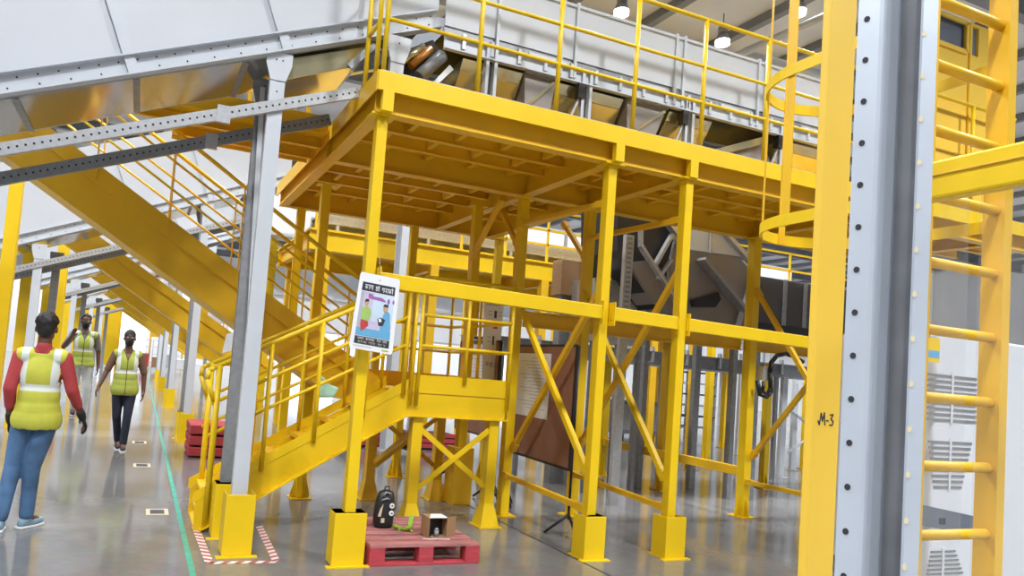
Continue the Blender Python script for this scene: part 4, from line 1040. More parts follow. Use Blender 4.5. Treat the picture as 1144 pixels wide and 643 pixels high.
# ================================================================== people
class Fig:
    def __init__(s, label, pants_group=None):
        s.root = thing('person', label, 'person', (0,0,0))
    def done(s, loc, rz, sc=1.0):
        s.root.location = loc; s.root.rotation_euler = (0, 0, rz); s.root.scale = (sc,)*3
def cap(b, a, c, r0, r1):
    a, c = V(a), V(c); b.tube(a, c, r0, 14, r1); b.ball(a, (r0,)*3, 14, 8); b.ball(c, (r1,)*3, 14, 8)
def chainr(b, pts, rs):
    for i in range(len(pts)-1): cap(b, pts[i], pts[i+1], rs[i], rs[i+1])
def remesh(b, name, m, parent, vox=0.009, smooth=3, label=None):
    o = b.build(name, M[m] if isinstance(m, str) else m, parent)
    r = o.modifiers.new('remesh', 'REMESH'); r.mode = 'VOXEL'; r.voxel_size = vox; r.use_smooth_shade = True
    q = o.modifiers.new('smooth', 'SMOOTH'); q.factor = 0.5; q.iterations = smooth
    dg = bpy.context.evaluated_depsgraph_get(); me = bpy.data.meshes.new_from_object(o.evaluated_get(dg)); o.modifiers.clear(); o.data = me
    for p in me.polygons: p.use_smooth = True
    if label: o['label'] = label
    return o
def hand(b, wr, d, side, palm_n, curl=0.5, sc=1.0):
    # wr wrist, d direction of the hand, side = direction towards the thumb, palm_n = where the palm faces
    wr, d, side, n = V(wr), V(d).normalized(), V(side).normalized(), V(palm_n).normalized()
    side = (side-d*side.dot(d)).normalized(); n = d.cross(side) if d.cross(side).dot(n) > 0 else side.cross(d)
    b.tube(wr, wr+d*0.03*sc, 0.026*sc, 12, 0.028*sc)
    for k in (-1.2, -0.4, 0.4, 1.2): cap(b, wr+d*0.015*sc+side*k*0.012*sc, wr+d*0.085*sc+side*k*0.017*sc, 0.014*sc, 0.013*sc)
    for i, k in enumerate((1.35, 0.45, -0.45, -1.3)):
        L = (0.068, 0.078, 0.072, 0.056)[i]*sc; p0 = wr+d*0.085*sc+side*k*0.018*sc
        c1, c2 = curl*0.55, curl*1.3
        d1 = (d*math.cos(c1)+n*math.sin(c1)); d2 = (d*math.cos(c2)+n*math.sin(c2))
        p1 = p0+d1*L*0.5; p2 = p1+d2*L*0.5; chainr(b, [p0, p1, p2], [0.0105*sc, 0.0095*sc, 0.008*sc])
    p0 = wr+d*0.03*sc+side*0.020*sc; p1 = p0+(d*0.6+side*0.7+n*0.3).normalized()*0.04*sc; p2 = p1+(d*0.9+side*0.25+n*0.35).normalized()*0.035*sc
    chainr(b, [p0, p1, p2], [0.015*sc, 0.012*sc, 0.009*sc])

def person(label, J, shirt, pants, shoes, vest, hair, mask=None, gloves=None, sleeve=0.75, hairstyle='short', front_open=False, curl=0.5, slim=1.0, pantr=1.0):
    f = Fig(label); R = f.root
    L = lambda a, c, t: V(a)*(1-t)+V(c)*t
    hd = V(J['head']); nk = V(J['neck'])
    # ---- skin: one continuous body
    b = MB()
    b.ball(hd+V((0,0,0.025)), (0.074, 0.092, 0.098), 20, 14); b.ball(hd+V((0,-0.022,-0.045)), (0.056, 0.068, 0.066), 16, 10)
    b.ball(hd+V((0,-0.095,-0.012)), (0.013, 0.018, 0.020), 10, 8); b.ball(hd+V((0,-0.082,0.02)), (0.010, 0.014, 0.03), 10, 8)
    b.ball(hd+V((0,-0.082,-0.062)), (0.024, 0.012, 0.012), 10, 6)
    for s in (1, -1): b.ball(hd+V((s*0.076, 0.008, -0.005)), (0.010, 0.020, 0.030), 8, 8)
    cap(b, hd+V((0,0.015,-0.06)), nk, 0.050, 0.056)
    b.ball((0, 0, 1.22), (0.145*slim, 0.095, 0.17), 18, 12); b.ball((0, 0, 1.02), (0.135*slim, 0.09, 0.16), 18, 12); b.ball((0, 0, 0.92), (0.15*slim, 0.095, 0.10), 18, 10)
    cap(b, nk-V((0,0,0.03)), J['shl'], 0.05, 0.05); cap(b, nk-V((0,0,0.03)), J['shr'], 0.05, 0.05)
    for s in 'lr':
        chainr(b, [J['sh'+s], J['el'+s], J['wr'+s]], [0.050*slim, 0.040*slim, 0.027])
        sd = J.get('thumb'+s, (0,-1,0)); pn = J.get('palm'+s, ((-1 if s == 'l' else 1),0,0))
        hand(b, J['wr'+s], V(J['wr'+s])-V(J['el'+s]) if 'hd'+s not in J else J['hd'+s], sd, pn, curl)
        chainr(b, [J['hp'+s], J['kn'+s], J['an'+s]], [0.080*slim, 0.052, 0.036]); cap(b, J['an'+s], V(J['an'+s])+V(J.get('toe'+s, (0,-0.12,-0.045)))*0.8, 0.036, 0.028)
    remesh(b, 'body', 'skin', R, 0.0065, 2)
    # ---- eyes and brows
    for s in (1, -1):
        b = MB(); b.ball(hd+V((s*0.030, -0.083, 0.018)), (0.013, 0.010, 0.008), 10, 8); e = b.build('eye', M['white'], R)
        b = MB(); b.ball(hd+V((s*0.030, -0.090, 0.018)), (0.006, 0.005, 0.007), 8, 6); b.build('iris', M['hair'], e)
        b = MB(); b.bar(hd+V((s*0.014, -0.092, 0.037)), hd+V((s*0.048, -0.082, 0.037)), 0.006, 0.008); b.build('eyebrow', M['hair'], R)
    # ---- hair
    b = MB()
    if hairstyle == 'short':
        for k in range(34):
            a = k*2.4; t = (k/34)**0.5*1.45; d = V((math.sin(t)*math.cos(a), math.sin(t)*math.sin(a), math.cos(t)))
            if d.y < -0.55 and d.z < 0.62: continue
            b.ball(hd+V((d.x*0.070, d.y*0.086+0.006, d.z*0.092+0.035)), (0.026, 0.026, 0.024), 8, 6)
        b.ball(hd+V((0, 0.022, 0.045)), (0.079, 0.085, 0.092), 16, 10); b.ball(hd+V((0, 0.05, 0.0)), (0.066, 0.055, 0.075), 14, 8)
    else:
        b.ball(hd+V((0, 0.006, 0.046)), (0.082, 0.094, 0.088), 16, 10); b.ball(hd+V((0, 0.055, -0.01)), (0.070, 0.052, 0.09), 14, 8); b.ball(hd+V((0, 0.105, 0.0)), (0.042, 0.040, 0.045), 12, 8)
    remesh(b, 'hair', 'hair', R, 0.009, 2)
    if mask:
        b = MB(); b.ball(hd+V((0,-0.036,-0.050)), (0.063, 0.070, 0.062), 16, 10); b.ball(hd+V((0,-0.098,-0.02)), (0.02, 0.02, 0.026), 10, 8); remesh(b, 'face_mask', mask, R, 0.008, 2)
    # ---- trousers
    b = MB(); b.ball((0, 0, 0.95), (0.158*slim, 0.108, 0.085), 18, 10); b.ball((0, 0, 0.90), (0.162*slim, 0.11, 0.09), 18, 10)
    for s in 'lr':
        an, kn = V(J['an'+s]), V(J['kn'+s]); chainr(b, [J['hp'+s], L(J['hp'+s], kn, 0.5), kn, L(kn, an, 0.55), L(kn, an, 0.93)], [0.096*slim, 0.083*pantr, 0.066*pantr, 0.060*pantr, 0.057*pantr])
    remesh(b, 'trousers', pants, R, 0.010, 3)
    # ---- shoes
    for s in 'lr':
        an = V(J['an'+s]); tv = V(J.get('toe'+s, (0,-0.12,-0.045))); dirv = V((tv.x, tv.y, 0)).normalized(); base = an.z-0.075 if abs(tv.z+0.045) < 0.02 else None
        b = MB(); heel = an-dirv*0.035+V((0,0,-0.045)); toe = an+tv*1.05+V((0,0,0.0))
        cap(b, heel, an+V((0,0,-0.02)), 0.036, 0.042); cap(b, heel, L(heel, toe, 0.55), 0.036, 0.042); cap(b, L(heel, toe, 0.55), toe, 0.042, 0.032)
        o = remesh(b, 'shoe', shoes, R, 0.009, 2)
        b = MB(); side = V((-dirv.y, dirv.x, 0)); dn = V((0,0,-0.038))
        q = [heel-dirv*0.035-side*0.036, L(heel, toe, 0.6)-side*0.044, toe+dirv*0.03-side*0.025, toe+dirv*0.03+side*0.025, L(heel, toe, 0.6)+side*0.044, heel-dirv*0.035+side*0.036]
        b.prism([p+dn+V((0,0,0.018)) for p in q], (0,0,-0.018)); b.build('sole', M['white'], o, 0.004)
    # ---- shirt
    b = MB(); b.ball((0, 0, 1.22), (0.158*slim, 0.108, 0.175), 18, 12); b.ball((0, 0, 1.05), (0.150*slim, 0.106, 0.15), 18, 12); b.ball((0,0,0.97), (0.158*slim, 0.11, 0.06), 18, 8)
    cap(b, nk-V((0,0,0.045)), J['shl'], 0.055, 0.062*slim); cap(b, nk-V((0,0,0.045)), J['shr'], 0.055, 0.062*slim); cap(b, nk-V((0,0,0.02)), nk+V((0,0.004,0.01)), 0.060, 0.060)
    for s in 'lr':
        sh, el, wr = V(J['sh'+s]), V(J['el'+s]), V(J['wr'+s])
        if sleeve <= 0.5: chainr(b, [sh, L(sh, el, sleeve*2)], [0.062*slim, 0.054*slim])
        else: chainr(b, [sh, el, L(el, wr, (sleeve-0.5)*2)], [0.062*slim, 0.053*slim, 0.044*slim])
    remesh(b, 'shirt', shirt, R, 0.009, 3)
    # ---- vest: a shell over the shirt with neck and arm openings
    b = MB(); W = 1.0
    b.ball((0, 0, 1.22), (0.172*slim, 0.124, 0.19), 22, 14); b.ball((0, 0, 1.05), (0.168*slim, 0.124, 0.17), 22, 14); b.ball((0, 0, 0.94), (0.182*slim, 0.132, 0.16), 22, 12); b.ball((0, 0, 0.87), (0.204*slim, 0.140, 0.16), 22, 12)
    cap(b, nk-V((0.02,0,0.055)), L(nk-V((0,0,0.05)), J['shl'], 0.88), 0.066, 0.072*slim); cap(b, nk-V((-0.02,0,0.055)), L(nk-V((0,0,0.05)), J['shr'], 0.88), 0.066, 0.072*slim)
    o = remesh(b, 'safety_vest', vest, R, 0.010, 4)
    bm = bmesh.new(); bm.from_mesh(o.data); kill = []
    for fc in bm.faces:
        c = fc.calc_center_median()
        if c.z < J.get('hem', 0.86): kill.append(fc); continue
        rn = (V((c.x, c.y, 0))-V((nk.x, nk.y-0.0, 0))).length
        if c.z > nk.z-0.045 and rn < 0.078: kill.append(fc); continue
        if c.y < 0 and abs(c.x) < max(0.0, (c.z-(nk.z-0.17)))*0.40: kill.append(fc); continue
        for s in 'lr':
            sh = V(J['sh'+s]); e = V(((1 if s == 'l' else -1), 0, -0.25)).normalized()
            if c.z > 1.17 and (c-sh).dot(e) > 0.018: kill.append(fc); break
    bmesh.ops.delete(bm, geom=kill, context='FACES'); bm.to_mesh(o.data); bm.free()
    md = o.modifiers.new('thickness', 'SOLIDIFY'); md.thickness = 0.004
    if gloves:
        for s in 'lr':
            b = MB(); d = V(J['wr'+s])-V(J['el'+s]) if 'hd'+s not in J else V(J['hd'+s]); sd = J.get('thumb'+s, (0,-1,0)); pn = J.get('palm'+s, ((-1 if s == 'l' else 1),0,0))
            hand(b, J['wr'+s], d, sd, pn, curl, 1.13); cap(b, V(J['wr'+s])-d.normalized()*0.03, J['wr'+s], 0.036, 0.034); remesh(b, 'glove', gloves, R, 0.0065, 1)
    return f

def base_pose(**k):
    J = dict(head=(0,-0.01,1.595), neck=(0,0.005,1.44), shl=(0.175,0.01,1.375), shr=(-0.175,0.01,1.375), ell=(0.235,0.03,1.11), elr=(-0.235,0.03,1.11), wrl=(0.255,-0.04,0.875), wrr=(-0.255,-0.04,0.875),
             hpl=(0.085,0,0.90), hpr=(-0.085,0,0.90), knl=(0.10,-0.02,0.49), knr=(-0.10,-0.02,0.49), anl=(0.10,0.02,0.085), anr=(-0.10,0.02,0.085))
    J.update(k); return J
VY = vest_mat('yellow_vest_cloth', (0.50, 0.50, 0.055), False); VG = vest_mat('lime_vest_cloth', (0.46, 0.56, 0.10), True); VO = vest_mat('olive_lime_vest_cloth', (0.38, 0.43, 0.07), True)

# man in the near left, seen from behind, walking away
J = base_pose(wrl=(0.205,-0.06,0.86), ell=(0.205,0.045,1.11), shl=(0.165,0.01,1.37), shr=(-0.165,0.01,1.37), elr=(-0.235,0.0,1.12), wrr=(-0.305,-0.14,0.90), knl=(0.14,-0.03,0.49), anl=(0.17,0.06,0.085), knr=(0.0,-0.02,0.49), anr=(0.01,-0.05,0.085),
              toel=(0.02,-0.125,-0.045), toer=(-0.075,-0.11,-0.045), hem=0.80, thumbr=(0.3,-1,0.1))
p = person('person seen from behind in yellow vest, red shirt and blue jeans at the left edge', J, 'redshirt', 'jeans', 'shoe_grey', VY, 'hair', gloves='glove', sleeve=0.78, curl=0.6, slim=0.94)
p.done((-0.685, 6.10, 0.0), PI-0.10, 0.97)
# woman walking towards the camera
J = base_pose(knl=(0.07,-0.05,0.49), anl=(0.05,-0.03,0.085), knr=(-0.07,0.02,0.48), anr=(-0.015,0.16,0.11), toer=(0,-0.10,-0.07), shl=(0.165,0.01,1.365), shr=(-0.165,0.01,1.365), ell=(0.24,0.02,1.10), wrl=(0.25,-0.02,0.86), elr=(-0.255,0.03,1.12), wrr=(-0.34,-0.06,0.90), hem=0.79)
p = person('person in olive lime vest, dark mask and navy trousers walking towards the camera', J, 'brownshirt', 'darkjeans', 'shoe_dark', VO, 'hair', mask='glove', sleeve=0.45, hairstyle='tied', slim=0.95, pantr=0.92)
p.done((-0.13, 10.4, 0.0), 0.05, 0.965)
# man further back with a raised hand
J = base_pose(elr=(-0.30,-0.04,1.16), wrr=(-0.20,-0.17,1.34), hdr=(0.35,-0.2,0.9), thumbr=(0.7,0,0), palmr=(0,-1,0), knl=(0.11,-0.07,0.49), anl=(0.10,-0.05,0.085), knr=(-0.08,0.02,0.48), anr=(-0.06,0.16,0.12), toer=(0,-0.10,-0.07), hem=0.86, wrl=(0.25,-0.06,0.86))
p = person('person in bright lime vest, dark mask and pale trousers with one hand raised', J, 'greyshirt', 'palejeans', 'shoe_dark', VG, 'hair', mask='glove', sleeve=0.4)
p.done((-0.98, 14.6, 0.0), 0.08, 1.13)
# ================================================================== the hall behind
def scol(px, py, top, label, w=0.12, m='yellow2', flare=True, base=True):
    p = atZ(px, py, 0); return column(p.x, p.y, top, label, w=w, flare=flare, matl=m, cap=False)
scol(708, 499, 4.2, 'distant yellow column seen between the two middle front columns, left one', 0.16, 'yellow')
scol(738, 547, 2.9, 'shaded yellow column between the two middle front columns, nearer one', 0.12)
scol(770, 524, 3.4, 'shaded yellow column just right of the right middle front column', 0.15)
scol(788, 517, 3.4, 'distant yellow column with thin rails, right of the right middle front column', 0.12, 'yellow')
scol(807, 500, 4.0, 'distant slim yellow column left of the white slender post', 0.14, 'yellow')
p = atZ(825, 508, 0); cpost(p.x, p.y, 2.4, 'slender white post far behind the deck, left of the column by the grey tank', flare=False)
for px, py, l in ((852, 545, 'shaded yellow column standing just behind the column by the grey tank'),):
    p = atZ(px, py, 0); column(p.x, p.y, 1.95, l, w=0.10, cap=False, flare=True)
for px, py, l in ((873, 533, 'white slender post near the thick yellow post, left one of a close pair'), (886, 525, 'white slender post near the thick yellow post, right one of a close pair')):
    p = atZ(px, py, 0); cpost(p.x, p.y, 2.0, l, flare=False)
p = atZ(899, 524, 0); column(p.x, p.y, 1.8, 'short yellow column with flared foot close to the left side of the thick yellow post', w=0.14, flare=True, cap=False, matl='yellow')
# white lattice bracing there
p = atZ(886, 525, 0)
brace((p.x-0.15, p.y, 0.35), (p.x+0.55, p.y, 0.75), 'thin white lattice brace rising right beside the pair of white posts', 0.035, 0.035, matl='white_steel')
brace((p.x-0.15, p.y, 1.2), (p.x+0.55, p.y, 0.8), 'thin white lattice brace falling right beside the pair of white posts', 0.035, 0.035, matl='white_steel')
# grey conveyor frame crossing behind the deck
t = thing('level_conveyor', 'long dark grey conveyor frame crossing behind the deck below the front beam', 'conveyor', (6.0, 9.0, 1.85))
for y in (9.0, 9.7): MB().chan((4.6, y, 1.90), (13.2, y, 1.90), 0.07, 0.22, 0.012, side=1 if y < 9.3 else -1).build('side_frame', M['galv_dark'], t)
MB().box(4.6, 13.2, 9.08, 9.62, 1.96, 1.98).build('belt', M['belt'], t)
for k in range(12): MB().box(4.8+k*0.7, 4.84+k*0.7, 8.93, 8.99, 1.83, 2.08).build('bracket', M['galv'], t)
for x in (5.3, 7.9, 10.4, 12.6):
    for y in (9.03, 9.67): MB().box(x-0.03, x+0.03, y-0.03, y+0.03, 0, 1.79).build('leg', M['galv_dark'], t)
# blue grey machine and trolleys on the floor far back
def machine(x, y, w, d, h, label, m='slate', n2='machine_cabinet'):
    t = thing(n2, label, 'machine', (x, y, 0))
    b = MB(); b.box(x, x+w, y, y+d, 0.14, h); b.build('cabinet', M[m], t, 0.02)
    for i in (0.05, w-0.11):
        for j in (0.05, d-0.11): MB().box(x+i, x+i+0.06, y+j, y+j+0.06, 0, 0.14).build('foot', M['black'], t)
    b = MB(); b.box(x+0.08, x+w*0.48, y-0.015, y, 0.24, h-0.1); b.box(x+w*0.52, x+w-0.08, y-0.015, y, 0.24, h-0.1); b.build('door', M['galv_dark'], t, 0.006)
    b = MB(); b.box(x+w*0.45, x+w*0.47, y-0.03, y-0.015, h*0.5, h*0.62); b.build('handle', M['galv'], t)
    return t
p = atZ(692, 490, 0); machine(p.x-0.2, p.y, 1.6, 0.8, 1.0, 'dark blue grey machine cabinet on the floor behind the middle front column')
p = atZ(760, 500, 0); machine(p.x, p.y+2.2, 1.2, 0.9, 0.8, 'dark blue grey low cabinet far behind the right middle front column')
p = atZ(838, 500, 0); 
def shelf(x, y, w, d, h, n, label):
    t = thing('storage_rack', label, 'rack', (x, y, 0))
    for i in (0, w):
        for j in (0, d): MB().box(x+i-0.03, x+i+0.03, y+j-0.03, y+j+0.03, 0, h).build('upright', M['galv_dark'], t)
    for k in range(n):
        z = 0.25+(h-0.35)*k/(n-1); MB().box(x-0.03, x+w+0.03, y-0.03, y+d+0.03, z, z+0.04).build('shelf', M['black'] if k % 2 else M['galv_dark'], t)
    return t
shelf(p.x-1.2, p.y+2.5, 2.4, 0.8, 2.0, 6, 'dark shelving rack behind the slender white post')
p = atZ(640, 500, 0); 
# wooden trolley and cartons seen below the landing
for px, py, w, h, m, l in ((420, 500, 0.5, 0.30, 'redwood', 'red crate far behind the lower stair flight, left of the landing legs'), (486, 503, 0.5, 0.26, 'redwood', 'red crate seen between the landing legs'),):
    p = atZ(px, py, 0); t = thing('crate', l, 'crate', (p.x, p.y, 0))
    for k in range(3): MB().box(p.x-w, p.x+w, p.y, p.y+0.03, 0.04+k*h*0.36, 0.04+k*h*0.36+h*0.28).build('slat', M[m], t, 0.003)
    MB().box(p.x-w, p.x+w, p.y+0.03, p.y+0.8, 0.0, h).build('bin', M['belt'], t)
# grey chute with white covers behind the deck (above the tie beam)
t = thing('steel_chute', 'big grey steel chute with a white upper cover, behind the right front columns', 'chute', (7.0, 7.6, 0))
Yc = 7.3
P3 = lambda *ps: [atY(a, c, Yc) for a, c in ps]
b = MB(); b.prism(P3((757,262),(795,252),(838,300),(838,358),(832,372),(765,372),(752,345),(748,300)), (0, 0.9, 0)); b.build('side_body', M['grey_panel'], t, 0.004)
o = V((0,-0.03,0))
b = MB(); b.prism([p+o for p in P3((748,247),(794,246),(829,287),(756,277))], (0, 0.05, 0)); b.build('cover', M['panel'], t)
b = MB(); q = P3((792,245),(840,300)); b.bar(q[0]+o*2, q[1]+o*2, 0.06, 0.09, up=(0,1,0)); q = P3((840,300),(818,372)); b.bar(q[0]+o*2, q[1]+o*2, 0.05, 0.05, up=(0,1,0)); q = P3((791,247),(790,283)); b.bar(q[0]+o*2, q[1]+o*2, 0.03, 0.03, up=(0,1,0)); b.build('edge_frame', M['galv'], t)
b = MB(); q = P3((778,290),(832,355)); b.bar(q[0]+o*1.6, q[1]+o*1.6, 0.05, 0.22, up=(0,1,0)); q = P3((800,300),(822,330)); b.build('stiffener', M['galv_dark'], t)
b = MB(); b.prism([p+o*1.4 for p in P3((770,335),(800,326),(803,334),(797,343),(772,343))], (0, 0.03, 0)); b.build('opening', M['black'], t)
b = MB(); b.prism([atY(a, c, Yc+0.06) for a, c in ((690,226),(758,245),(758,330),(735,345),(700,300),(690,280))], (0, 0.8, 0)); b.build('dark_interior', M['black'], t)  # solid black block painting in the shade inside the chute
b = MB(); b.prism(P3((702,293),(731,290),(762,335),(752,349),(732,338)), (0, 0.4, 0)); b.build('lower_tray', M['grey_panel'], t, 0.003)
b = MB(); 
for a, c, w in (((714,257),(714,275),0.06), ((714,275),(755,340),0.08), ((749,262),(730,296),0.07), ((744,250),(764,276),0.10), ((748,290),(733,312),0.05)):
    q = P3(a, c); b.bar(q[0]+o, q[1]+o, 0.04, w, up=(0,1,0))
b.build('frame_bar', M['galv'], t)
for z in (0,1):
    for x in (0,1):
        a = atY(770+x*60, 372, Yc); MB().box(a.x-0.04, a.x+0.04, Yc+0.1+z*0.7, Yc+0.18+z*0.7, 0, a.z+0.03).build('leg', M['galv_dark'], t)
t = thing('grey_tank', 'dark grey sheet steel tank to the right of the column beyond the chute', 'tank', (8.6, 7.6, 0))
q = P3((850,303),(1000,303),(1000,362),(850,357))
b = MB(); b.box(q[0].x, q[1].x, Yc, Yc+1.3, 2.46, 3.12); b.build('body', M['tank'], t, 0.01)
for f in (0.22, 0.42): x = q[0].x+f*2.0; MB().box(x, x+0.06, Yc-0.02, Yc, 2.46, 3.12).build('rib', M['galv_dark'], t)
for x in (q[0].x+0.1, q[1].x-0.1):
    for y in (Yc+0.1, Yc+1.2): MB().box(x-0.04, x+0.04, y-0.04, y+0.04, 0, 2.46).build('leg', M['galv_dark'], t)
MB().box(q[0].x-0.1, q[1].x+0.1, Yc-0.04, Yc+1.34, 2.36, 2.46).build('base_tray', M['black'], t)
# white slotted upright and pale bin left of the chute
p = atY(701, 300, 7.0); t = thing('slotted_upright', 'slim slotted steel upright left of the grey chute', 'upright', (p.x, 7.0, 0))
b = MB(); b.box(p.x-0.06, p.x+0.06, 6.98, 7.04, 0, 3.3); b.build('shaft', M['galv'], t)
b = MB()
for k in range(20): z = 2.1+k*0.06; b.box(p.x-0.03, p.x+0.03, 6.975, 6.98, z, z+0.025)
b.build('slots', M['galv_dark'], t)
p0, p1 = atY(684, 316, 7.4), atY(742, 345, 7.4); t = thing('grey_bin', 'pale grey sheet steel bin below the chute mouth, above the front beam', 'bin', (p0.x, 7.5, 0))
b = MB(); b.box(p0.x, p1.x, 7.75, 8.3, 2.0, p0.z+0.1); b.build('body', M['galv'], t, 0.004)
for x in (p0.x+0.05, p1.x-0.05):
    for y in (7.8, 8.25): MB().box(x-0.03, x+0.03, y-0.03, y+0.03, 0, 2.0).build('leg', M['galv_dark'], t)
MB().box(p0.x-0.02, p1.x+0.02, 7.73, 7.75, p0.z+0.05, p0.z+0.1).build('rim', M['galv_dark'], t)
p = atY(620, 322, 8.9); t = thing('cardboard_box', 'tan cardboard box on a stand behind the landing, above the front beam', 'box', (p.x, 8.4, 0))
q0, q1 = atY(629, 289, 8.3), atY(655, 332, 8.3); b = MB(); b.box(q0.x, q1.x, 8.3, 8.55, q1.z, q0.z); b.build('carton', M['cardboard'], t, 0.004); MB().box(q0.x+0.05, q1.x-0.05, 8.35, 8.5, 0, q1.z).build('stand', M['galv_dark'], t)
# control box with looped black cable on the column by the tank
p = atX(853, 418, 6.80); t = thing('control_box', 'small grey control box with a looped black cable beside the column by the tank', 'control box', (6.95, 6.2, 1.4))
q = atY(853, 420, 6.28); b = MB(); b.box(q.x-0.07, q.x+0.06, 6.22, 6.33, q.z-0.05, q.z+0.12); b.build('housing', M['galv'], t, 0.006)
b = MB(); K = [(846,425),(849,440),(856,443),(861,438),(861,415),(862,404),(868,397),(878,395),(887,398),(897,404)]
b.path([atY(a, c, 6.2) for a, c in K], 0.026, 8); b.path([atY(a, c, 6.2) for a, c in ((853,426),(852,436),(857,441),(862,430))], 0.02, 8); b.build('cable', M['black'], t)

# a second yellow mezzanine in the distance
t = thing('mezzanine_deck', 'distant yellow mezzanine with conveyors on top, seen below the raised deck', 'platform', (3.0, 12.0, 3.4))
def ib(a, c, w=0.15, h=0.30, n='main_beam', m='yellow'): MB().ibeam(a, c, w, h, 0.02).build(n, M[m], t)
ib((2.6, 12.0, 3.55), (16, 12.0, 3.55), 0.15, 0.36); ib((2.6, 15.0, 3.55), (16, 15.0, 3.55), 0.15, 0.36)
for x in (2.7, 5.4, 8.1, 10.8, 13.5): ib((x, 12.05, 3.55), (x, 15, 3.55), 0.12, 0.26, m='yellow2')
MB().box(2.6, 16, 12.0, 15.2, 3.73, 3.76).build('floor_plate', M['yellow2'], t)
for x in (2.9, 5.0, 7.4, 10.2, 13.0):
    for y in (12.0, 15.0): MB().box(x-0.08, x+0.08, y-0.08, y+0.08, 0, 3.37).build('leg', M['yellow2'], t)
for x in [2.7+k*0.95 for k in range(14)]: MB().bar((x, 12.02, 3.76), (x, 12.02, 4.8), 0.04).build('railing_post', M['yellow'], t)
for z in (4.8, 4.4, 4.1): MB().bar((2.6, 12.02, z), (16, 12.02, z), 0.04).build('railing_rail', M['yellow'], t)
c = thing('level_conveyor', 'distant silver conveyor on the far mezzanine, seen below the raised deck', 'conveyor', (3.0, 13, 3.76))
MB().box(3.0, 15.5, 12.9, 13.0, 4.05, 4.3).build('side_frame', M['galv'], c); MB().box(3.0, 15.5, 13.8, 13.9, 4.05, 4.3).build('side_frame', M['galv'], c); MB().box(3.0, 15.5, 13.0, 13.8, 4.2, 4.23).build('belt', M['belt'], c)
for k in range(7): MB().box(3.3+k*1.9, 3.36+k*1.9, 12.92, 12.98, 3.76, 4.05).build('leg', M['galv'], c)
c = thing('building_column', 'thick white building column rising behind the landing railing', 'column', (4.2, 11.3, 0))
q = atY(456, 246, 11.2); b = MB(); b.ibeam((q.x, 11.2, 0), (q.x, 11.2, CZ), 0.28, 0.30, 0.03, up=(0,1,0)); b.build('shaft', M['white_steel'], c); MB().box(q.x-0.25, q.x+0.25, 10.95, 11.45, 0, 0.03).build('base_plate', M['galv'], c)
def housing(x0, x1, y, z0, z1, label):
    c = thing('conveyor_housing', label, 'conveyor', (x0, y, z0))
    b = MB(); b.box(x0, x1, y, y+0.03, z0, z1); b.box(x0, x1, y+0.97, y+1.0, z0, z1); b.build('side_panel', M['panel'], c)
    MB().box(x0, x1, y+0.03, y+0.97, z0-0.02, z0).build('bottom_pan', M['galv'], c)
    for z in (z0-0.06, z1): MB().box(x0, x1, y-0.03, y+0.03, z, z+0.07).build('edge_rail', M['galv'], c)
    n = int((x1-x0)/1.6)
    for i in range(n+1):
        x = x0+(x1-x0)*i/n; MB().box(x-0.04, x+0.04, y-0.05, y-0.01, z0-0.2, z1).build('rib', M['galv_dark'] if i % 2 else M['white_steel'], c)
        if i % 2 == 0: MB().box(x-0.05, x+0.05, y+0.45, y+0.55, 0, z0-0.02).build('leg', M['galv'], c)
    return c
housing(2.2, 19, 16.2, 4.3, 5.4, 'distant white panelled conveyor, upper one, far behind the raised deck')
housing(1.9, 24, 21.5, 2.3, 3.3, 'distant white panelled conveyor, lower one, farthest behind the deck')
# tall shaded columns standing between the bays further back
for k, (x, y) in enumerate(((2.9, 17.6), (5.6, 18.2), (8.6, 17.9), (11.9, 18.4), (15.5, 18.0))):
    column(x, y, 5.6, f'distant yellow column beyond the far mezzanine, {["leftmost","second from left","middle","second from right","rightmost"][k]} of the row', w=0.2, flare=True, cap=False, matl='yellow')
# yellow machines and frames along the left side of the walkway
p = atZ(9, 500, 0)
column(-1.52, 9.3, 3.6, 'bright yellow column at the far left edge behind the man in the red shirt', w=0.14, matl='yellow')
for k, (x, y) in enumerate(((-1.75, 12.6), (-1.55, 15.2), (-2.2, 19.0), (-1.9, 24.5))):
    column(x, y, 3.3, f'yellow column left of the walkway, {["nearest","second","third","farthest"][k]} of the line beyond the left edge column', w=0.2, matl='yellow')
def screen(x0, x1, y, z0, z1, label, m='yellow', name='machine_guard'):
    t = thing(name, label, 'machine guard', (x0, y, 0))
    MB().box(x0, x1, y, y+0.06, z0, z1).build('panel', M[m], t)
    for x in (x0, (x0+x1)/2, x1): MB().box(x-0.05, x+0.05, y-0.05, y, 0, z1).build('post', M['yellow2'], t)
    return t
screen(-4.0, -0.9, 34, 0.4, 4.4, 'tall yellow panel screen far down the walkway')
screen(0.6, 4.5, 46, 1.9, 4.2, 'yellow panel screen far down the walkway above the dock', 'yellow2')
# dock area at the far end of the walkway: white parcel cages
for k in range(7):
    x = -1.8+k*0.62; y = 40+(k % 3)*0.7
    t = thing('parcel_trolley', f'parcel trolley at the far walkway end, {["leftmost","second from left","third from left","middle","third from right","second from right","rightmost"][k]} of the line', 'trolley', (x, y, 0))
    MB().box(x, x+0.55, y, y+0.8, 0.15, 0.2).build('platform', M['galv'], t)
    for i in (0.02, 0.5):
        for j in (0.02, 0.75): MB().box(x+i, x+i+0.03, y+j, y+j+0.03, 0, 1.7).build('upright', M['galv'], t)
    for z in (0.9, 1.3, 1.66): MB().box(x+0.02, x+0.53, y, y+0.02, z, z+0.03).build('rail', M['galv'], t)
    MB().box(x+0.06, x+0.48, y+0.05, y+0.7, 0.2, 0.75+0.2*(k % 2)).build('parcel', M[['cardboard', 'printgrey', 'white', 'printred'][k % 4]], t, 0.01)
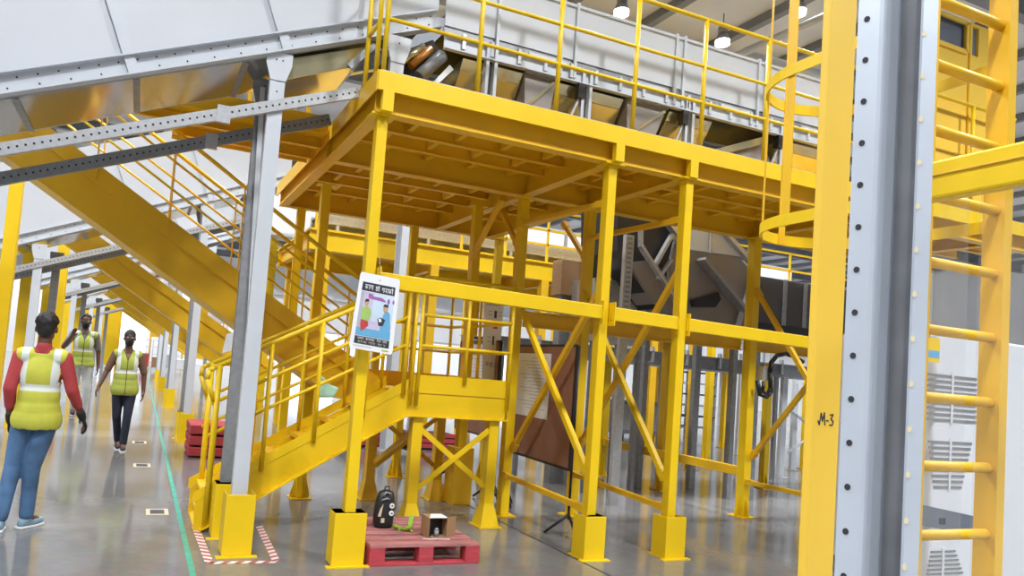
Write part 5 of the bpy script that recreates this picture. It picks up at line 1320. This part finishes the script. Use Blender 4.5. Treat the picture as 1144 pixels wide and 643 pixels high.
# red and white barrier boxes beside the man with the raised hand
t = thing('barrier', 'red and white plastic barrier behind the man with the raised hand', 'barrier', (-1.6, 16.2, 0))
MB().box(-1.75, -1.45, 16.2, 16.5, 0, 0.55).build('base', M['acwhite'], t, 0.03); MB().box(-1.72, -1.48, 16.22, 16.48, 0.55, 1.0).build('upper', M['printred'], t, 0.03)
# small red box by the stair foot and yellow far stair guard
t = thing('pallet_stack', 'low stack of red stained pallets beside the walkway, behind the grey stair foot post', 'pallets', (1.0, 10.6, 0))
for k in range(3): MB().box(0.75, 1.5, 9.9, 10.7, 0.02+k*0.15, 0.14+k*0.15).build('pallet', M['redwood'], t, 0.01)
# roof pipe and duct over the right side
t = thing('roof_pipe', 'long white pipe running under the roof at the upper right', 'pipe', (8, 8, 7))
MB().tube(atZ(800, 72, 7.6), atZ(1100, -60, 7.6), 0.07, 12).build('pipe', M['white_steel'], t)
MB().tube(atZ(831, 60, 7.9), atZ(1000, 105, 7.9), 0.08, 12).build('branch_pipe', M['white_steel'], t)

for o in bpy.data.objects:
    if '_loc' in o: del o['_loc']
GROUPS = {'steel_column': 'yellow steel columns', 'column_guard': 'yellow guards at the feet of posts and columns', 'diagonal_brace': 'diagonal braces between the columns', 'tie_bar': 'level ties between the columns',
          'tie_beam': 'long level tie beams', 'guard_railing': 'tube railings of the raised deck', 'conveyor_post': 'posts carrying the conveyors', 'inclined_conveyor': 'inclined conveyors crossing the walkway',
          'perforated_strut': 'perforated struts under the inclined conveyors', 'stair_flight': 'yellow stair flights', 'conveyor_support': 'uprights under the level conveyor', 'floor_marker': 'cream floor markers beside the green line',
          'parcel_trolley': 'parcel trolleys at the far end of the walkway', 'notice_board': 'brown notice boards on tripod stands', 'crate': 'red crates behind the stairs', 'machine_cabinet': 'low machine cabinets at the back',
          'machine_guard': 'yellow panel screens down the walkway', 'conveyor_housing': 'distant white panelled conveyors', 'person': 'people in safety vests', 'level_conveyor': 'level conveyors', 'paper_notice': 'white paper notices'}
for o in bpy.data.objects:
    if o.parent is None and 'label' in o and 'group' not in o:
        n = o.name.split('.')[0]
        if n in GROUPS: o['group'] = GROUPS[n]
